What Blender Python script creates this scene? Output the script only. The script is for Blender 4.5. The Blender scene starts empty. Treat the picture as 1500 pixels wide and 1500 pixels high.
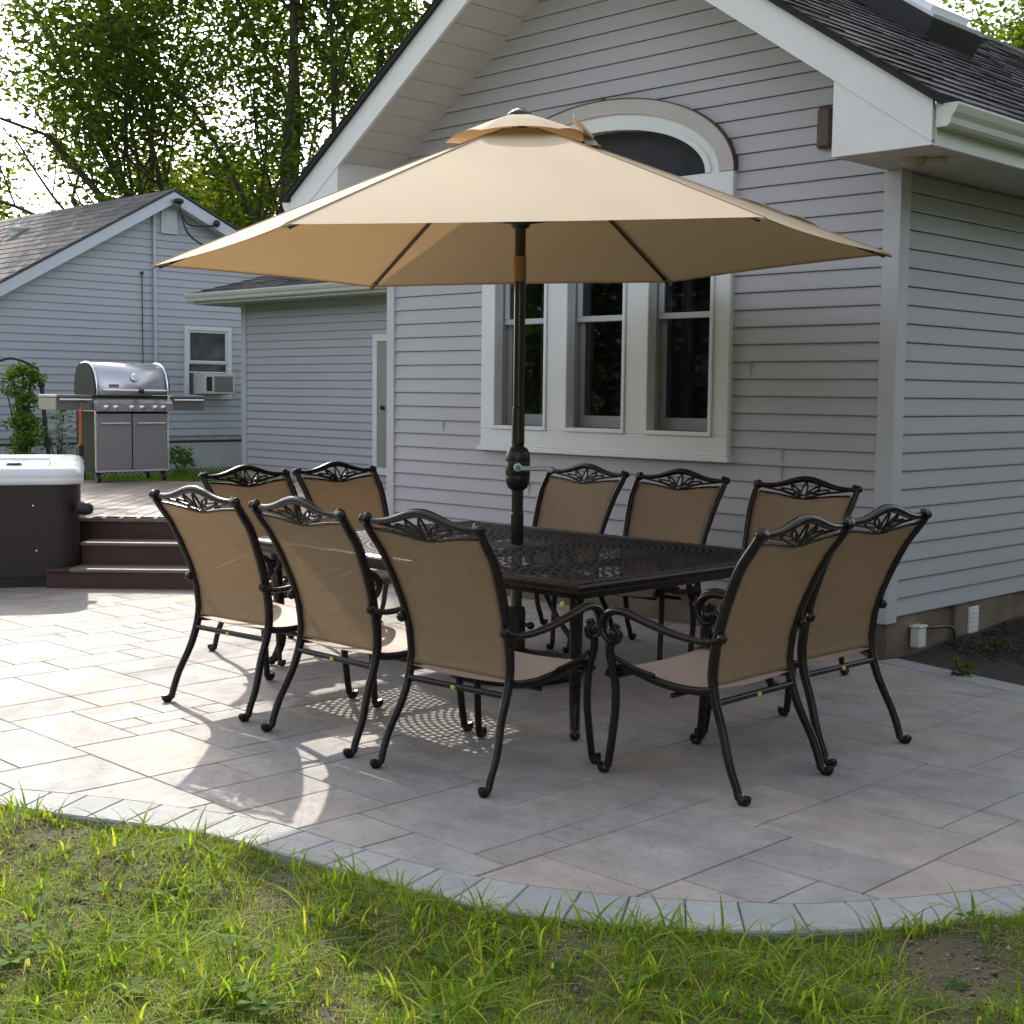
import bpy, math, random
import numpy as np
from mathutils import Vector, Matrix
C = bpy.context.scene.collection
S = math.sqrt(.5)
# ---------------------------------------------------------------- camera (world axes follow the house walls; the camera looks 45 degrees between them)
F, HOR, ROLL, EYE = 2028.6, 174.26, .011, 1.5
PT = math.atan(HOR / F)
def ray(px, py):
    X, Y = px - 750, py - 750; c, s = math.cos(ROLL), math.sin(ROLL)
    X, Y = X * c + Y * s, -X * s + Y * c
    x, y = X / F, -Y / F
    d = (x, math.cos(PT) + y * math.sin(PT), -math.sin(PT) + y * math.cos(PT))
    return Vector(((d[0] - d[1]) * S, (d[0] + d[1]) * S, d[2]))
def gz(px, py, z=0.):                      # photo pixel -> point at height z
    r = ray(px, py); return Vector((0, 0, EYE)) + r * ((z - EYE) / r.z)
def gx(px, py, x):
    r = ray(px, py); return Vector((0, 0, EYE)) + r * (x / r.x)
def gy(px, py, y):
    r = ray(px, py); return Vector((0, 0, EYE)) + r * (y / r.y)
def ld(lat, dep, z=0.):                    # lateral / depth from the viewpoint -> world
    return Vector((lat * S - dep * S, lat * S + dep * S, z))
cam = bpy.data.objects.new('camera', bpy.data.cameras.new('camera')); C.objects.link(cam)
fw = ray(750, 750).normalized(); rt = (ray(751, 750) - ray(749, 750)).normalized(); up = rt.cross(fw)
cam.matrix_world = Matrix(((rt.x, up.x, -fw.x, 0), (rt.y, up.y, -fw.y, 0), (rt.z, up.z, -fw.z, EYE), (0, 0, 0, 1)))
cam.data.sensor_width = 36; cam.data.lens = 36 * F / 1500; cam.data.clip_end = 2000; cam.data.clip_start = .05
bpy.context.scene.camera = cam
# ---------------------------------------------------------------- light
SUN = Vector((-.736, .375, .563)).normalized()
w = bpy.data.worlds.new('World'); bpy.context.scene.world = w; w.use_nodes = True
nt = w.node_tree; bg = nt.nodes['Background']; sky = nt.nodes.new('ShaderNodeTexSky'); sky.sky_type = 'NISHITA'
sky.sun_disc = False; sky.sun_elevation = math.asin(SUN.z); sky.sun_rotation = math.atan2(SUN.x, SUN.y)
sky.air_density = 1.0; sky.dust_density = 2.6; sky.ozone_density = 1.0
hs = nt.nodes.new('ShaderNodeHueSaturation'); hs.inputs['Saturation'].default_value = .36; nt.links.new(sky.outputs[0], hs.inputs['Color']); nt.links.new(hs.outputs[0], bg.inputs[0]); bg.inputs[1].default_value = .15
sl = bpy.data.lights.new('sun', 'SUN'); sl.energy = 2.0; sl.angle = math.radians(.6); sl.color = (1, .93, .82)
so = bpy.data.objects.new('sun', sl); C.objects.link(so); so.rotation_euler = SUN.to_track_quat('Z', 'Y').to_euler()
vs = bpy.context.scene.view_settings; vs.view_transform = 'Standard'; vs.look = 'None'; vs.exposure = 1.36; vs.gamma = 1
bpy.context.scene.cycles.max_bounces = 8; bpy.context.scene.cycles.transparent_max_bounces = 24
bpy.context.scene.cycles.caustics_reflective = False; bpy.context.scene.cycles.caustics_refractive = False
# ---------------------------------------------------------------- materials
def mat(name, col, rough=.6, metal=0., var=0., scale=6., bump=0., bscale=40., col2=None, spec=.5, transl=None, holes=None, stretch=None, coat=0., tint=0., tintcols=None, rvar=0.):
    m = bpy.data.materials.new(name); m.use_nodes = True; n = m.node_tree.nodes; l = m.node_tree.links
    b = n['Principled BSDF']; b.inputs['Roughness'].default_value = rough; b.inputs['Metallic'].default_value = metal
    b.inputs['Specular IOR Level'].default_value = spec; b.inputs['Coat Weight'].default_value = coat
    tc = n.new('ShaderNodeTexCoord'); src = tc.outputs['Object']
    if stretch:
        mp = n.new('ShaderNodeMapping'); mp.inputs['Scale'].default_value = stretch; l.new(src, mp.inputs[0]); src = mp.outputs[0]
    rgb = n.new('ShaderNodeRGB'); rgb.outputs[0].default_value = (*col, 1); c = rgb.outputs[0]
    if tintcols:
        at = n.new('ShaderNodeAttribute'); at.attribute_name = 'tint'; r = n.new('ShaderNodeValToRGB')
        r.color_ramp.interpolation = 'LINEAR'; e = r.color_ramp.elements
        while len(e) < len(tintcols): e.new(.5)
        for i, tcx in enumerate(tintcols): e[i].position = i / (len(tintcols) - 1); e[i].color = (*tcx, 1)
        l.new(at.outputs['Fac'], r.inputs[0]); c = r.outputs[0]
    if var or col2:
        no = n.new('ShaderNodeTexNoise'); no.inputs['Scale'].default_value = scale; no.inputs['Detail'].default_value = 6; no.inputs['Roughness'].default_value = .62
        l.new(src, no.inputs['Vector']); mr = n.new('ShaderNodeMapRange'); mr.inputs[1].default_value = .3; mr.inputs[2].default_value = .7
        l.new(no.outputs[0], mr.inputs[0]); mx = n.new('ShaderNodeMix'); mx.data_type = 'RGBA'
        if col2:
            l.new(mr.outputs[0], mx.inputs[0]); l.new(c, mx.inputs[6]); mx.inputs[7].default_value = (*col2, 1)
        else:
            mx.blend_type = 'MULTIPLY'; mx.inputs[0].default_value = 1; l.new(c, mx.inputs[6])
            m2 = n.new('ShaderNodeMapRange'); m2.inputs[3].default_value = 1 - var; m2.inputs[4].default_value = 1 + var; l.new(mr.outputs[0], m2.inputs[0]); l.new(m2.outputs[0], mx.inputs[7])
        c = mx.outputs[2]
        if rvar:
            m3 = n.new('ShaderNodeMapRange'); m3.inputs[3].default_value = rough - rvar; m3.inputs[4].default_value = rough + rvar; l.new(mr.outputs[0], m3.inputs[0]); l.new(m3.outputs[0], b.inputs['Roughness'])
    l.new(c, b.inputs['Base Color'])
    if bump:
        nb = n.new('ShaderNodeTexNoise'); nb.inputs['Scale'].default_value = bscale; nb.inputs['Detail'].default_value = 8; l.new(src, nb.inputs['Vector'])
        bu = n.new('ShaderNodeBump'); bu.inputs['Strength'].default_value = min(1, bump); bu.inputs['Distance'].default_value = .01 * max(1, bump); l.new(nb.outputs[0], bu.inputs['Height']); l.new(bu.outputs[0], b.inputs['Normal'])
    out = n['Material Output']; sh = b.outputs[0]
    if transl:
        tr = n.new('ShaderNodeBsdfTranslucent'); mm = n.new('ShaderNodeMix'); mm.data_type = 'RGBA'; mm.blend_type = 'MULTIPLY'; mm.inputs[0].default_value = 1
        l.new(c, mm.inputs[6]); mm.inputs[7].default_value = (*transl[1], 1); l.new(mm.outputs[2], tr.inputs[0])
        ms = n.new('ShaderNodeMixShader'); ms.inputs[0].default_value = transl[0]; l.new(sh, ms.inputs[1]); l.new(tr.outputs[0], ms.inputs[2]); sh = ms.outputs[0]
    if holes:
        tp = n.new('ShaderNodeBsdfTransparent'); ms = n.new('ShaderNodeMixShader'); l.new(sh, ms.inputs[1]); l.new(tp.outputs[0], ms.inputs[2])
        if isinstance(holes, float): ms.inputs[0].default_value = holes
        else: l.new(holes(n, l, tc), ms.inputs[0])
        sh = ms.outputs[0]
    l.new(sh, out.inputs[0]); return m
def M_(n, l, op, a, b=None, c=None):
    x = n.new('ShaderNodeMath'); x.operation = op
    for i, v in enumerate((a, b, c)):
        if v is None: continue
        if isinstance(v, (int, float)): x.inputs[i].default_value = v
        else: l.new(v, x.inputs[i])
    return x.outputs[0]
SID = mat('house_vinyl', (.43, .425, .46), .55, var=.05, scale=1.4, bump=.12, bscale=60, stretch=(.25, .25, 3))
SIDN = mat('neighbour_vinyl', (.43, .455, .50), .55, var=.05, scale=1.2, stretch=(.3, .3, 3))
TRIM = mat('white_trim', (.72, .73, .74), .45, var=.04, scale=3)
TRIMG = mat('grey_trim', (.50, .505, .53), .5, var=.03, scale=3)
SOFF = mat('soffit_vinyl', (.56, .54, .51), .6, var=.04, scale=3)
GUT = mat('gutter_paint', (.66, .66, .62), .35, var=.08, scale=5)
ARCHT = mat('arch_fabric_trim', (.50, .465, .455), .7, var=.08, scale=8)
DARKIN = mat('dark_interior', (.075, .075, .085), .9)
JAMB = mat('jamb_grey', (.33, .33, .34), .6, var=.1)
CURT = mat('curtain', (.20, .21, .23), .9, var=.4, scale=5, stretch=(4, 4, .3))
def glassmat():
    m = bpy.data.materials.new('window_glass'); m.use_nodes = True; n = m.node_tree.nodes; l = m.node_tree.links
    n.remove(n['Principled BSDF']); tp = n.new('ShaderNodeBsdfTransparent'); tp.inputs[0].default_value = (.72, .74, .75, 1)
    g = n.new('ShaderNodeBsdfGlossy'); g.inputs['Roughness'].default_value = .02; fr = n.new('ShaderNodeFresnel'); fr.inputs[0].default_value = 1.5
    ms = n.new('ShaderNodeMixShader'); a = M_(n, l, 'MULTIPLY', fr.outputs[0], .12); l.new(a, ms.inputs[0]); l.new(tp.outputs[0], ms.inputs[1]); l.new(g.outputs[0], ms.inputs[2]); l.new(ms.outputs[0], n['Material Output'].inputs[0]); return m
GLASS = glassmat()
def shingle(name, c1, c2, c3):
    m = mat(name, c1, .95, bump=.5, bscale=160, tintcols=[c1, c2, c3], var=.35, scale=14)
    return m
SHIN = shingle('dark_shingles', (.022, .02, .024), (.05, .045, .055), (.10, .085, .09))
SHINN = shingle('faded_shingles', (.12, .112, .112), (.16, .148, .148), (.21, .19, .19))
FOUND = mat('foundation_block', (.17, .135, .10), .9, var=.3, scale=5, bump=.4, bscale=50)
SOIL = mat('dark_mulch_soil', (.028, .021, .017), 1, col2=(.05, .038, .028), scale=18, bump=1.5, bscale=55)
PLASTW = mat('white_plastic', (.7, .7, .68), .4)
BROWNP = mat('brown_plastic', (.09, .05, .04), .5)
PATIO = mat('stamped_stone', (.3, .3, .3), .7, tintcols=[(.27, .268, .275), (.325, .308, .295), (.295, .285, .285), (.365, .325, .29), (.28, .272, .265), (.34, .305, .282)], var=.22, scale=4.5, bump=1.3, bscale=11, stretch=(1, 1.25, 1), spec=.35, rvar=.12)
def stone_detail(m):
    n = m.node_tree.nodes; l = m.node_tree.links; b = n['Principled BSDF']; c = b.inputs['Base Color'].links[0].from_socket
    tc = n.new('ShaderNodeTexCoord'); N = []
    for sc_, dt in ((1.5, 3), (3.3, 5)):
        q = n.new('ShaderNodeTexNoise'); q.inputs['Scale'].default_value = sc_; q.inputs['Detail'].default_value = dt; q.inputs['Distortion'].default_value = .8; l.new(tc.outputs['Object'], q.inputs['Vector']); N.append(q.outputs[0])
    mr = n.new('ShaderNodeMapRange'); mr.inputs[1].default_value = .45; mr.inputs[2].default_value = .68; mr.inputs[4].default_value = .5; l.new(N[0], mr.inputs[0])
    mx = n.new('ShaderNodeMix'); mx.data_type = 'RGBA'; l.new(mr.outputs[0], mx.inputs[0]); l.new(c, mx.inputs[6]); mx.inputs[7].default_value = (.34, .275, .24, 1)
    cr = M_(n, l, 'ABSOLUTE', M_(n, l, 'SUBTRACT', N[1], .5)); m2 = n.new('ShaderNodeMapRange'); m2.inputs[1].default_value = .001; m2.inputs[2].default_value = .009; m2.inputs[3].default_value = .84; m2.inputs[4].default_value = 1; l.new(cr, m2.inputs[0])
    cr2 = M_(n, l, 'ABSOLUTE', M_(n, l, 'SUBTRACT', N[1], .60)); m3 = n.new('ShaderNodeMapRange'); m3.inputs[1].default_value = .001; m3.inputs[2].default_value = .010; m3.inputs[3].default_value = .88; m3.inputs[4].default_value = 1; l.new(cr2, m3.inputs[0])
    gt = n.new('ShaderNodeTexNoise'); gt.inputs['Scale'].default_value = 260; l.new(tc.outputs['Object'], gt.inputs['Vector']); m4 = n.new('ShaderNodeMapRange'); m4.inputs[1].default_value = .3; m4.inputs[2].default_value = .7; m4.inputs[3].default_value = .84; m4.inputs[4].default_value = 1.16; l.new(gt.outputs[0], m4.inputs[0])
    f = M_(n, l, 'MULTIPLY', M_(n, l, 'MULTIPLY', m2.outputs[0], m3.outputs[0]), m4.outputs[0])
    my = n.new('ShaderNodeMix'); my.data_type = 'RGBA'; my.blend_type = 'MULTIPLY'; my.inputs[0].default_value = 1; l.new(mx.outputs[2], my.inputs[6]); l.new(f, my.inputs[7]); l.new(my.outputs[2], b.inputs['Base Color'])
stone_detail(PATIO)
BORD = mat('border_stone', (.3, .3, .3), .75, tintcols=[(.27, .285, .29), (.335, .34, .335), (.30, .295, .30)], var=.13, scale=9, bump=.5, bscale=60)
JOINT = mat('dark_joint', (.085, .078, .07), .95, var=.3, scale=30)
DECK = mat('deck_boards_composite', (.25, .19, .165), .6, tintcols=[(.22, .17, .15), (.30, .235, .20), (.25, .20, .18)], var=.15, scale=4, bump=.2, bscale=60)
DECKD = mat('dark_brown_fascia', (.065, .031, .024), .55, var=.2, scale=4, stretch=(1, 1, 6))
NOSE = mat('tread_boards', (.20, .15, .13), .5, var=.15, scale=6)
TUBC = mat('tub_cabinet_brown', (.024, .013, .013), .5, var=.2, scale=3, bump=.15, bscale=50, stretch=(1, 1, 5))
TUBW = mat('tub_shell_white', (.80, .82, .86), .25, coat=.4)
WATER = mat('tub_water', (.30, .58, .60), .25, bump=.3, bscale=9)
BLACKP = mat('black_plastic', (.018, .018, .02), .4)
STEEL = mat('brushed_steel', (.56, .56, .60), .30, .85, var=.06, scale=20, stretch=(1, 1, 14), bump=.04, bscale=120)
STEELD = mat('steel_doors', (.33, .32, .325), .42, .75, var=.08, scale=10, stretch=(12, 12, 1))
GRILLG = mat('dark_olive_enamel', (.030, .032, .022), .6, spec=.15)
CHROME = mat('chrome', (.8, .8, .82), .15, 1)
ORANGE = mat('orange_handle', (.55, .10, .02), .5)
ALU = mat('cast_bronze_frame', (.011, .0072, .006), .27, .0, var=.4, scale=30, bump=.06, bscale=50, spec=.36, rvar=.07)
def weave(n, l, tc):
    sx = n.new('ShaderNodeSeparateXYZ'); l.new(tc.outputs['Object'], sx.inputs[0])
    a = M_(n, l, 'FRACT', M_(n, l, 'MULTIPLY', sx.outputs[0], 420)); b = M_(n, l, 'FRACT', M_(n, l, 'MULTIPLY', sx.outputs[2], 420))
    return M_(n, l, 'MULTIPLY', M_(n, l, 'GREATER_THAN', a, .62), M_(n, l, 'GREATER_THAN', b, .62))
def slingmat(name, c, c2, tl, hole):
    m = mat(name, c, .62, transl=(tl, (1.5, 1.25, .9)), holes=hole)
    n = m.node_tree.nodes; l = m.node_tree.links; b = n['Principled BSDF']
    tc = n.new('ShaderNodeTexCoord'); sx = n.new('ShaderNodeSeparateXYZ'); l.new(tc.outputs['Object'], sx.inputs[0])
    yz = M_(n, l, 'ADD', sx.outputs[1], sx.outputs[2])
    w1 = M_(n, l, 'SINE', M_(n, l, 'MULTIPLY', sx.outputs[0], 360.)); no = n.new('ShaderNodeTexNoise'); no.inputs['Scale'].default_value = 1
    mp = n.new('ShaderNodeMapping'); mp.inputs['Scale'].default_value = (140, 9, 9); l.new(tc.outputs['Object'], mp.inputs[0]); l.new(mp.outputs[0], no.inputs[0])
    mp2 = n.new('ShaderNodeMapping'); mp2.inputs['Scale'].default_value = (6, 150, 150); l.new(tc.outputs['Object'], mp2.inputs[0]); n2 = n.new('ShaderNodeTexNoise'); n2.inputs['Scale'].default_value = 1; l.new(mp2.outputs[0], n2.inputs[0])
    f = M_(n, l, 'ADD', M_(n, l, 'MULTIPLY', w1, .10), M_(n, l, 'ADD', M_(n, l, 'MULTIPLY', no.outputs[0], .7), M_(n, l, 'MULTIPLY', n2.outputs[0], .7)))
    mr = n.new('ShaderNodeMapRange'); mr.inputs[1].default_value = .2; mr.inputs[2].default_value = 1.05; l.new(f, mr.inputs[0])
    mx = n.new('ShaderNodeMix'); mx.data_type = 'RGBA'; l.new(mr.outputs[0], mx.inputs[0]); mx.inputs[6].default_value = (*c2, 1); mx.inputs[7].default_value = (*c, 1)
    l.new(mx.outputs[2], b.inputs['Base Color'])
    bu = n.new('ShaderNodeBump'); bu.inputs['Strength'].default_value = .25; bu.inputs['Distance'].default_value = .002; l.new(f, bu.inputs['Height']); l.new(bu.outputs[0], b.inputs['Normal'])
    for nd in n:
        if nd.type == 'BSDF_TRANSLUCENT': l.new(mx.outputs[2], nd.inputs[0])
    return m
SLB = slingmat('sling_back_weave', (.45, .33, .205), (.31, .22, .138), .40, .09)
SLS = slingmat('sling_seat_weave', (.50, .39, .32), (.40, .30, .245), .2, .04)
TAG = mat('yellow_tag', (.55, .5, .06), .5)
CANV = mat('tan_canvas', (.60, .475, .325), .85, transl=(.17, (1, .78, .48)), bump=.12, bscale=500, var=.015, scale=3)
CANVD = mat('canvas_hem', (.55, .43, .295), .85, transl=(.2, (1, .85, .62)))
POLE = mat('black_pole_gloss', (.006, .006, .0065), .17, 0, spec=.7)
GOLD = mat('brass_joint', (.30, .21, .13), .25, .9)
POLEM = mat('black_matte', (.012, .012, .011), .35)
TEAL = mat('teal_badge', (.05, .42, .42), .4); REDM = mat('red_badge', (.45, .05, .08), .4)
BARK = mat('bark', (.075, .058, .045), .95, var=.35, scale=3, bump=1.5, bscale=14)
def leafm(name, cols, tl=.55):
    return mat(name, cols[0], .7, tintcols=cols, transl=(tl, (1.5, 1.45, .5)), spec=.15)
LEAF = leafm('tree_leaves', [(.028, .055, .012), (.06, .105, .018), (.13, .18, .028)], .58)
LEAF2 = leafm('yellow_green_leaves', [(.07, .10, .014), (.12, .14, .02), (.16, .17, .025)])
LEAFV = leafm('vine_leaves', [(.06, .12, .02), (.12, .22, .035), (.20, .30, .07)], .45)
GRASS = leafm('grass_blades', [(.06, .12, .013), (.12, .21, .02), (.21, .32, .034), (.38, .40, .09)], .55)
WEED = leafm('weed_leaves', [(.05, .11, .015), (.09, .18, .02), (.15, .26, .04)], .5)
FENCE = mat('galvanised_wire', (.62, .63, .64), .5, 0)
FENCED = mat('dark_post', (.05, .05, .05), .6, .3)
GROUND = mat('lawn_soil', (.060, .055, .026), 1, col2=(.105, .09, .05), scale=7, bump=1.6, bscale=38)
LAWNB = mat('distant_lawn', (.05, .085, .02), 1, col2=(.09, .12, .035), scale=2.5, bump=1, bscale=30)
PEB = mat('soil_crumbs', (.2, .17, .12), .9, tintcols=[(.10, .075, .045), (.24, .20, .14), (.42, .38, .31)])
# ---------------------------------------------------------------- mesh builder
class MB:
    def __init__(s): s.v = []; s.f = []; s.sm = []; s.t = []
    def add(s, vs_, fs, smooth=False, tint=0.):
        o = len(s.v); s.v += [tuple(p) for p in vs_]
        for f in fs: s.f.append(tuple(i + o for i in f)); s.sm.append(smooth); s.t.append(tint)
    def box(s, lo, hi, tint=0., M=None):
        x0, y0, z0 = lo; x1, y1, z1 = hi
        p = [Vector(q) for q in ((x0, y0, z0), (x1, y0, z0), (x1, y1, z0), (x0, y1, z0), (x0, y0, z1), (x1, y0, z1), (x1, y1, z1), (x0, y1, z1))]
        if M is not None: p = [M @ q for q in p]
        s.add(p, [(3, 2, 1, 0), (4, 5, 6, 7), (0, 1, 5, 4), (1, 2, 6, 5), (2, 3, 7, 6), (3, 0, 4, 7)], False, tint)
    def bbox(s, lo, hi, b=.004, tint=0., M=None):       # box with chamfered edges
        x0, y0, z0 = lo; x1, y1, z1 = hi; cx, cy, cz = (x0 + x1) / 2, (y0 + y1) / 2, (z0 + z1) / 2
        hx, hy, hz = (x1 - x0) / 2, (y1 - y0) / 2, (z1 - z0) / 2; b = min(b, hx * .9, hy * .9, hz * .9)
        V = []; idx = {}
        for sx in (-1, 1):
            for sy in (-1, 1):
                for sz in (-1, 1):
                    for k, (a, bb, c) in enumerate(((0, 1, 1), (1, 0, 1), (1, 1, 0))):
                        idx[(sx, sy, sz, k)] = len(V)
                        V.append(Vector((cx + sx * (hx - b * a), cy + sy * (hy - b * bb), cz + sz * (hz - b * c))))
        Fc = []
        for s_ in (-1, 1):
            for k in range(3):
                def key(a, c):
                    t = [0, 0, 0]; t[k] = s_; o = [i for i in range(3) if i != k]; t[o[0]] = a; t[o[1]] = c; return (*t, k)
                Fc.append([idx[key(-1, -1)], idx[key(1, -1)], idx[key(1, 1)], idx[key(-1, 1)]])
        for k in range(3):                               # edges along axis k
            o = [i for i in range(3) if i != k]
            for a in (-1, 1):
                for c in (-1, 1):
                    def kk(e, face):
                        t = [0, 0, 0]; t[k] = e; t[o[0]] = a; t[o[1]] = c; return idx[(*t, face)]
                    Fc.append([kk(-1, o[0]), kk(1, o[0]), kk(1, o[1]), kk(-1, o[1])])
        for sx in (-1, 1):
            for sy in (-1, 1):
                for sz in (-1, 1): Fc.append([idx[(sx, sy, sz, 0)], idx[(sx, sy, sz, 1)], idx[(sx, sy, sz, 2)]])
        c0 = Vector((cx, cy, cz)); FF = []
        for f in Fc:
            n = (V[f[1]] - V[f[0]]).cross(V[f[2]] - V[f[0]]); m = sum((V[i] for i in f), Vector()) / len(f)
            FF.append(f if n.dot(m - c0) > 0 else f[::-1])
        if M is not None: V = [M @ q for q in V]
        s.add(V, FF, False, tint)
    def tube(s, pts, r, n=8, cap=True, flat=1., upv=None, closed=False, tint=0.):
        pts = [Vector(p) for p in pts]; N = len(pts); rs = r if isinstance(r, (list, tuple)) else [r] * N
        V = []; T = []
        for i in range(N):
            if closed: t = pts[(i + 1) % N] - pts[i - 1]
            else: t = pts[min(i + 1, N - 1)] - pts[max(i - 1, 0)]
            T.append(t.normalized() if t.length > 1e-9 else Vector((0, 0, 1)))
        u = Vector(upv) if upv is not None else (Vector((1, 0, 0)) if abs(T[0].x) < .9 else Vector((0, 1, 0)))
        for i in range(N):
            if upv is not None: u = Vector(upv)
            u = u - T[i] * u.dot(T[i])
            if u.length < 1e-6: u = T[i].orthogonal()
            u.normalize(); q = T[i].cross(u)
            for k in range(n):
                a = 2 * math.pi * (k + .5) / n; V.append(pts[i] + u * math.cos(a) * rs[i] + q * math.sin(a) * rs[i] * flat)
        Fc = []
        for i in range(N if closed else N - 1):
            j = (i + 1) % N
            for k in range(n): k2 = (k + 1) % n; Fc.append((i * n + k, i * n + k2, j * n + k2, j * n + k))
        s.add(V, Fc, True, tint)
        if cap and not closed:
            s.add([V[k] for k in range(n)], [tuple(range(n))[::-1]], False, tint); s.add([V[(N - 1) * n + k] for k in range(n)], [tuple(range(n))], False, tint)
    def lathe(s, prof, n=20, c=(0, 0, 0), axis=None, smooth=True, sharp=False):
        if sharp:
            for p, q in zip(prof, prof[1:]): MB.lathe(s, [(p[0], p[1]), (q[0], q[1])], n, c, axis, smooth)
            return
        V = []; c = Vector(c); R = Vector((0, 0, 1)).rotation_difference(Vector(axis)).to_matrix() if axis is not None else Matrix.Identity(3)
        for r, z in prof:
            for k in range(n): a = 2 * math.pi * k / n; V.append(c + R @ Vector((r * math.cos(a), r * math.sin(a), z)))
        Fc = []
        for i in range(len(prof) - 1):
            for k in range(n): k2 = (k + 1) % n; Fc.append((i * n + k, i * n + k2, (i + 1) * n + k2, (i + 1) * n + k))
        s.add(V, Fc, smooth)
        if prof[0][0] > 1e-5: s.add(V[:n], [tuple(range(n))[::-1]])
        if prof[-1][0] > 1e-5: s.add(V[-n:], [tuple(range(n))])
    def ball(s, c, r, n=10, sc=(1, 1, 1)):
        V = []; m = n // 2
        for i in range(m + 1):
            p = math.pi * i / m
            for k in range(n): a = 2 * math.pi * k / n; V.append((c[0] + r * sc[0] * math.sin(p) * math.cos(a), c[1] + r * sc[1] * math.sin(p) * math.sin(a), c[2] - r * sc[2] * math.cos(p)))
        s.add(V, [(i * n + k, i * n + (k + 1) % n, (i + 1) * n + (k + 1) % n, (i + 1) * n + k) for i in range(m) for k in range(n)], True)
    def prism(s, poly, d, tint=0., smooth=False):        # poly: 3D points, d: extrusion vector
        n = len(poly); d = Vector(d); P = [Vector(p) for p in poly]; Q = [p + d for p in P]
        s.add(P + Q, [tuple(range(n))[::-1], tuple(range(n, 2 * n))] + [(i, (i + 1) % n, n + (i + 1) % n, n + i) for i in range(n)], smooth, tint)
    def grid(s, fn, nu, nv, smooth=True, tint=0.):
        V = [fn(i / nu, j / nv) for j in range(nv + 1) for i in range(nu + 1)]
        s.add(V, [(j * (nu + 1) + i, j * (nu + 1) + i + 1, (j + 1) * (nu + 1) + i + 1, (j + 1) * (nu + 1) + i) for j in range(nv) for i in range(nu)], smooth, tint)
    def build(s, name, m, parent=None, solid=0.):
        me = bpy.data.meshes.new(name); me.from_pydata(s.v, [], s.f); me.materials.append(m)
        me.polygons.foreach_set('use_smooth', s.sm); a = me.attributes.new('tint', 'FLOAT', 'FACE'); a.data.foreach_set('value', s.t); me.update()
        o = bpy.data.objects.new(name, me); C.objects.link(o)
        if parent is not None: o.parent = parent
        if solid:
            md = o.modifiers.new('s', 'SOLIDIFY'); md.thickness = solid; md.offset = 0
        return o
def tag(o, label=None, cat=None, group=None, kind=None):
    if label: o['label'] = label
    if cat: o['category'] = cat
    if group: o['group'] = group
    if kind: o['kind'] = kind
    return o
def thing(name, label, cat, loc=(0, 0, 0), rz=0., group=None):
    o = bpy.data.objects.new(name, None); C.objects.link(o); o.location = loc; o.rotation_euler = (0, 0, rz); o.empty_display_size = .2
    return tag(o, label, cat, group)
def copy_tree(o, parent=None):
    c = o.copy(); C.objects.link(c); c.parent = parent
    for ch in [x for x in C.objects if x.parent == o]: copy_tree(ch, c)
    return c
def fastmesh(name, V, Fq, m, tint, k=4, parent=None):     # numpy mesh of n-gons with k corners
    me = bpy.data.meshes.new(name); nf = len(Fq); me.vertices.add(len(V)); me.vertices.foreach_set('co', V.astype(np.float32).ravel())
    me.loops.add(nf * k); me.loops.foreach_set('vertex_index', Fq.astype(np.int32).ravel()); me.polygons.add(nf)
    me.polygons.foreach_set('loop_start', np.arange(0, nf * k, k, dtype=np.int32)); me.materials.append(m)
    a = me.attributes.new('tint', 'FLOAT', 'FACE'); a.data.foreach_set('value', tint.astype(np.float32)); me.update(calc_edges=True); me.validate()
    o = bpy.data.objects.new(name, me); C.objects.link(o)
    if parent is not None: o.parent = parent
    return o
def spline(P, n=6):                                       # Catmull-Rom through points
    P = [Vector(p) for p in P]; out = []
    for i in range(len(P) - 1):
        a, b, c, d = P[max(i - 1, 0)], P[i], P[i + 1], P[min(i + 2, len(P) - 1)]
        for k in range(n):
            t = k / n; out.append(.5 * ((2 * b) + (c - a) * t + (2 * a - 5 * b + 4 * c - d) * t * t + (3 * b - a - 3 * c + d) * t ** 3))
    return out + [P[-1]]
# ================================================================ SETTING: ground, patio
m = MB(); m.box((-300, -300, -.6), (300, 300, -.13)); tag(m.build('ground', LAWNB), kind='structure')
outer = [(-150, 1168), (0, 1180), (105, 1195), (290, 1220), (410, 1250), (500, 1275), (625, 1310), (750, 1337), (860, 1351), (975, 1360), (1150, 1366), (1330, 1358), (1500, 1342), (1680, 1312)]
inner = [(-150, 1143), (0, 1154), (140, 1166), (250, 1180), (350, 1195), (410, 1207), (500, 1234), (600, 1262), (700, 1284), (810, 1301), (950, 1315), (1100, 1322), (1200, 1323), (1350, 1312), (1500, 1295), (1680, 1266)]
OUT = spline([gz(*q) for q in outer], 6); INN = spline([gz(*q) for q in inner], 6)
back = [(-1.2, 5.6), (-2.9, 6.72), (-4.04, 6.98), (-4.3, 7.19), (-8.9, 7.19), (-10.6, 4.2), (-11.8, 3.2), (-9.5, .2)]
region = [(p.x, p.y) for p in INN] + back
def clip(poly, lo, hi):
    for ax, val, sg in ((0, lo[0], 1), (0, hi[0], -1), (1, lo[1], 1), (1, hi[1], -1)):
        res = []; n = len(poly)
        for i in range(n):
            a, b = poly[i], poly[(i + 1) % n]; da, db = (a[ax] - val) * sg, (b[ax] - val) * sg
            if da >= 0: res.append(a)
            if da * db < 0: t = da / (da - db); res.append((a[0] + t * (b[0] - a[0]), a[1] + t * (b[1] - a[1])))
        poly = res
        if len(poly) < 3: return None
    return poly
def shrink(poly, cx, cy, d):
    return [(cx + (x - cx) * max(0, 1 - d / max(.05, math.hypot(x - cx, y - cy))), cy + (y - cy) * max(0, 1 - d / max(.05, math.hypot(x - cx, y - cy)))) for x, y in poly]
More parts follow.
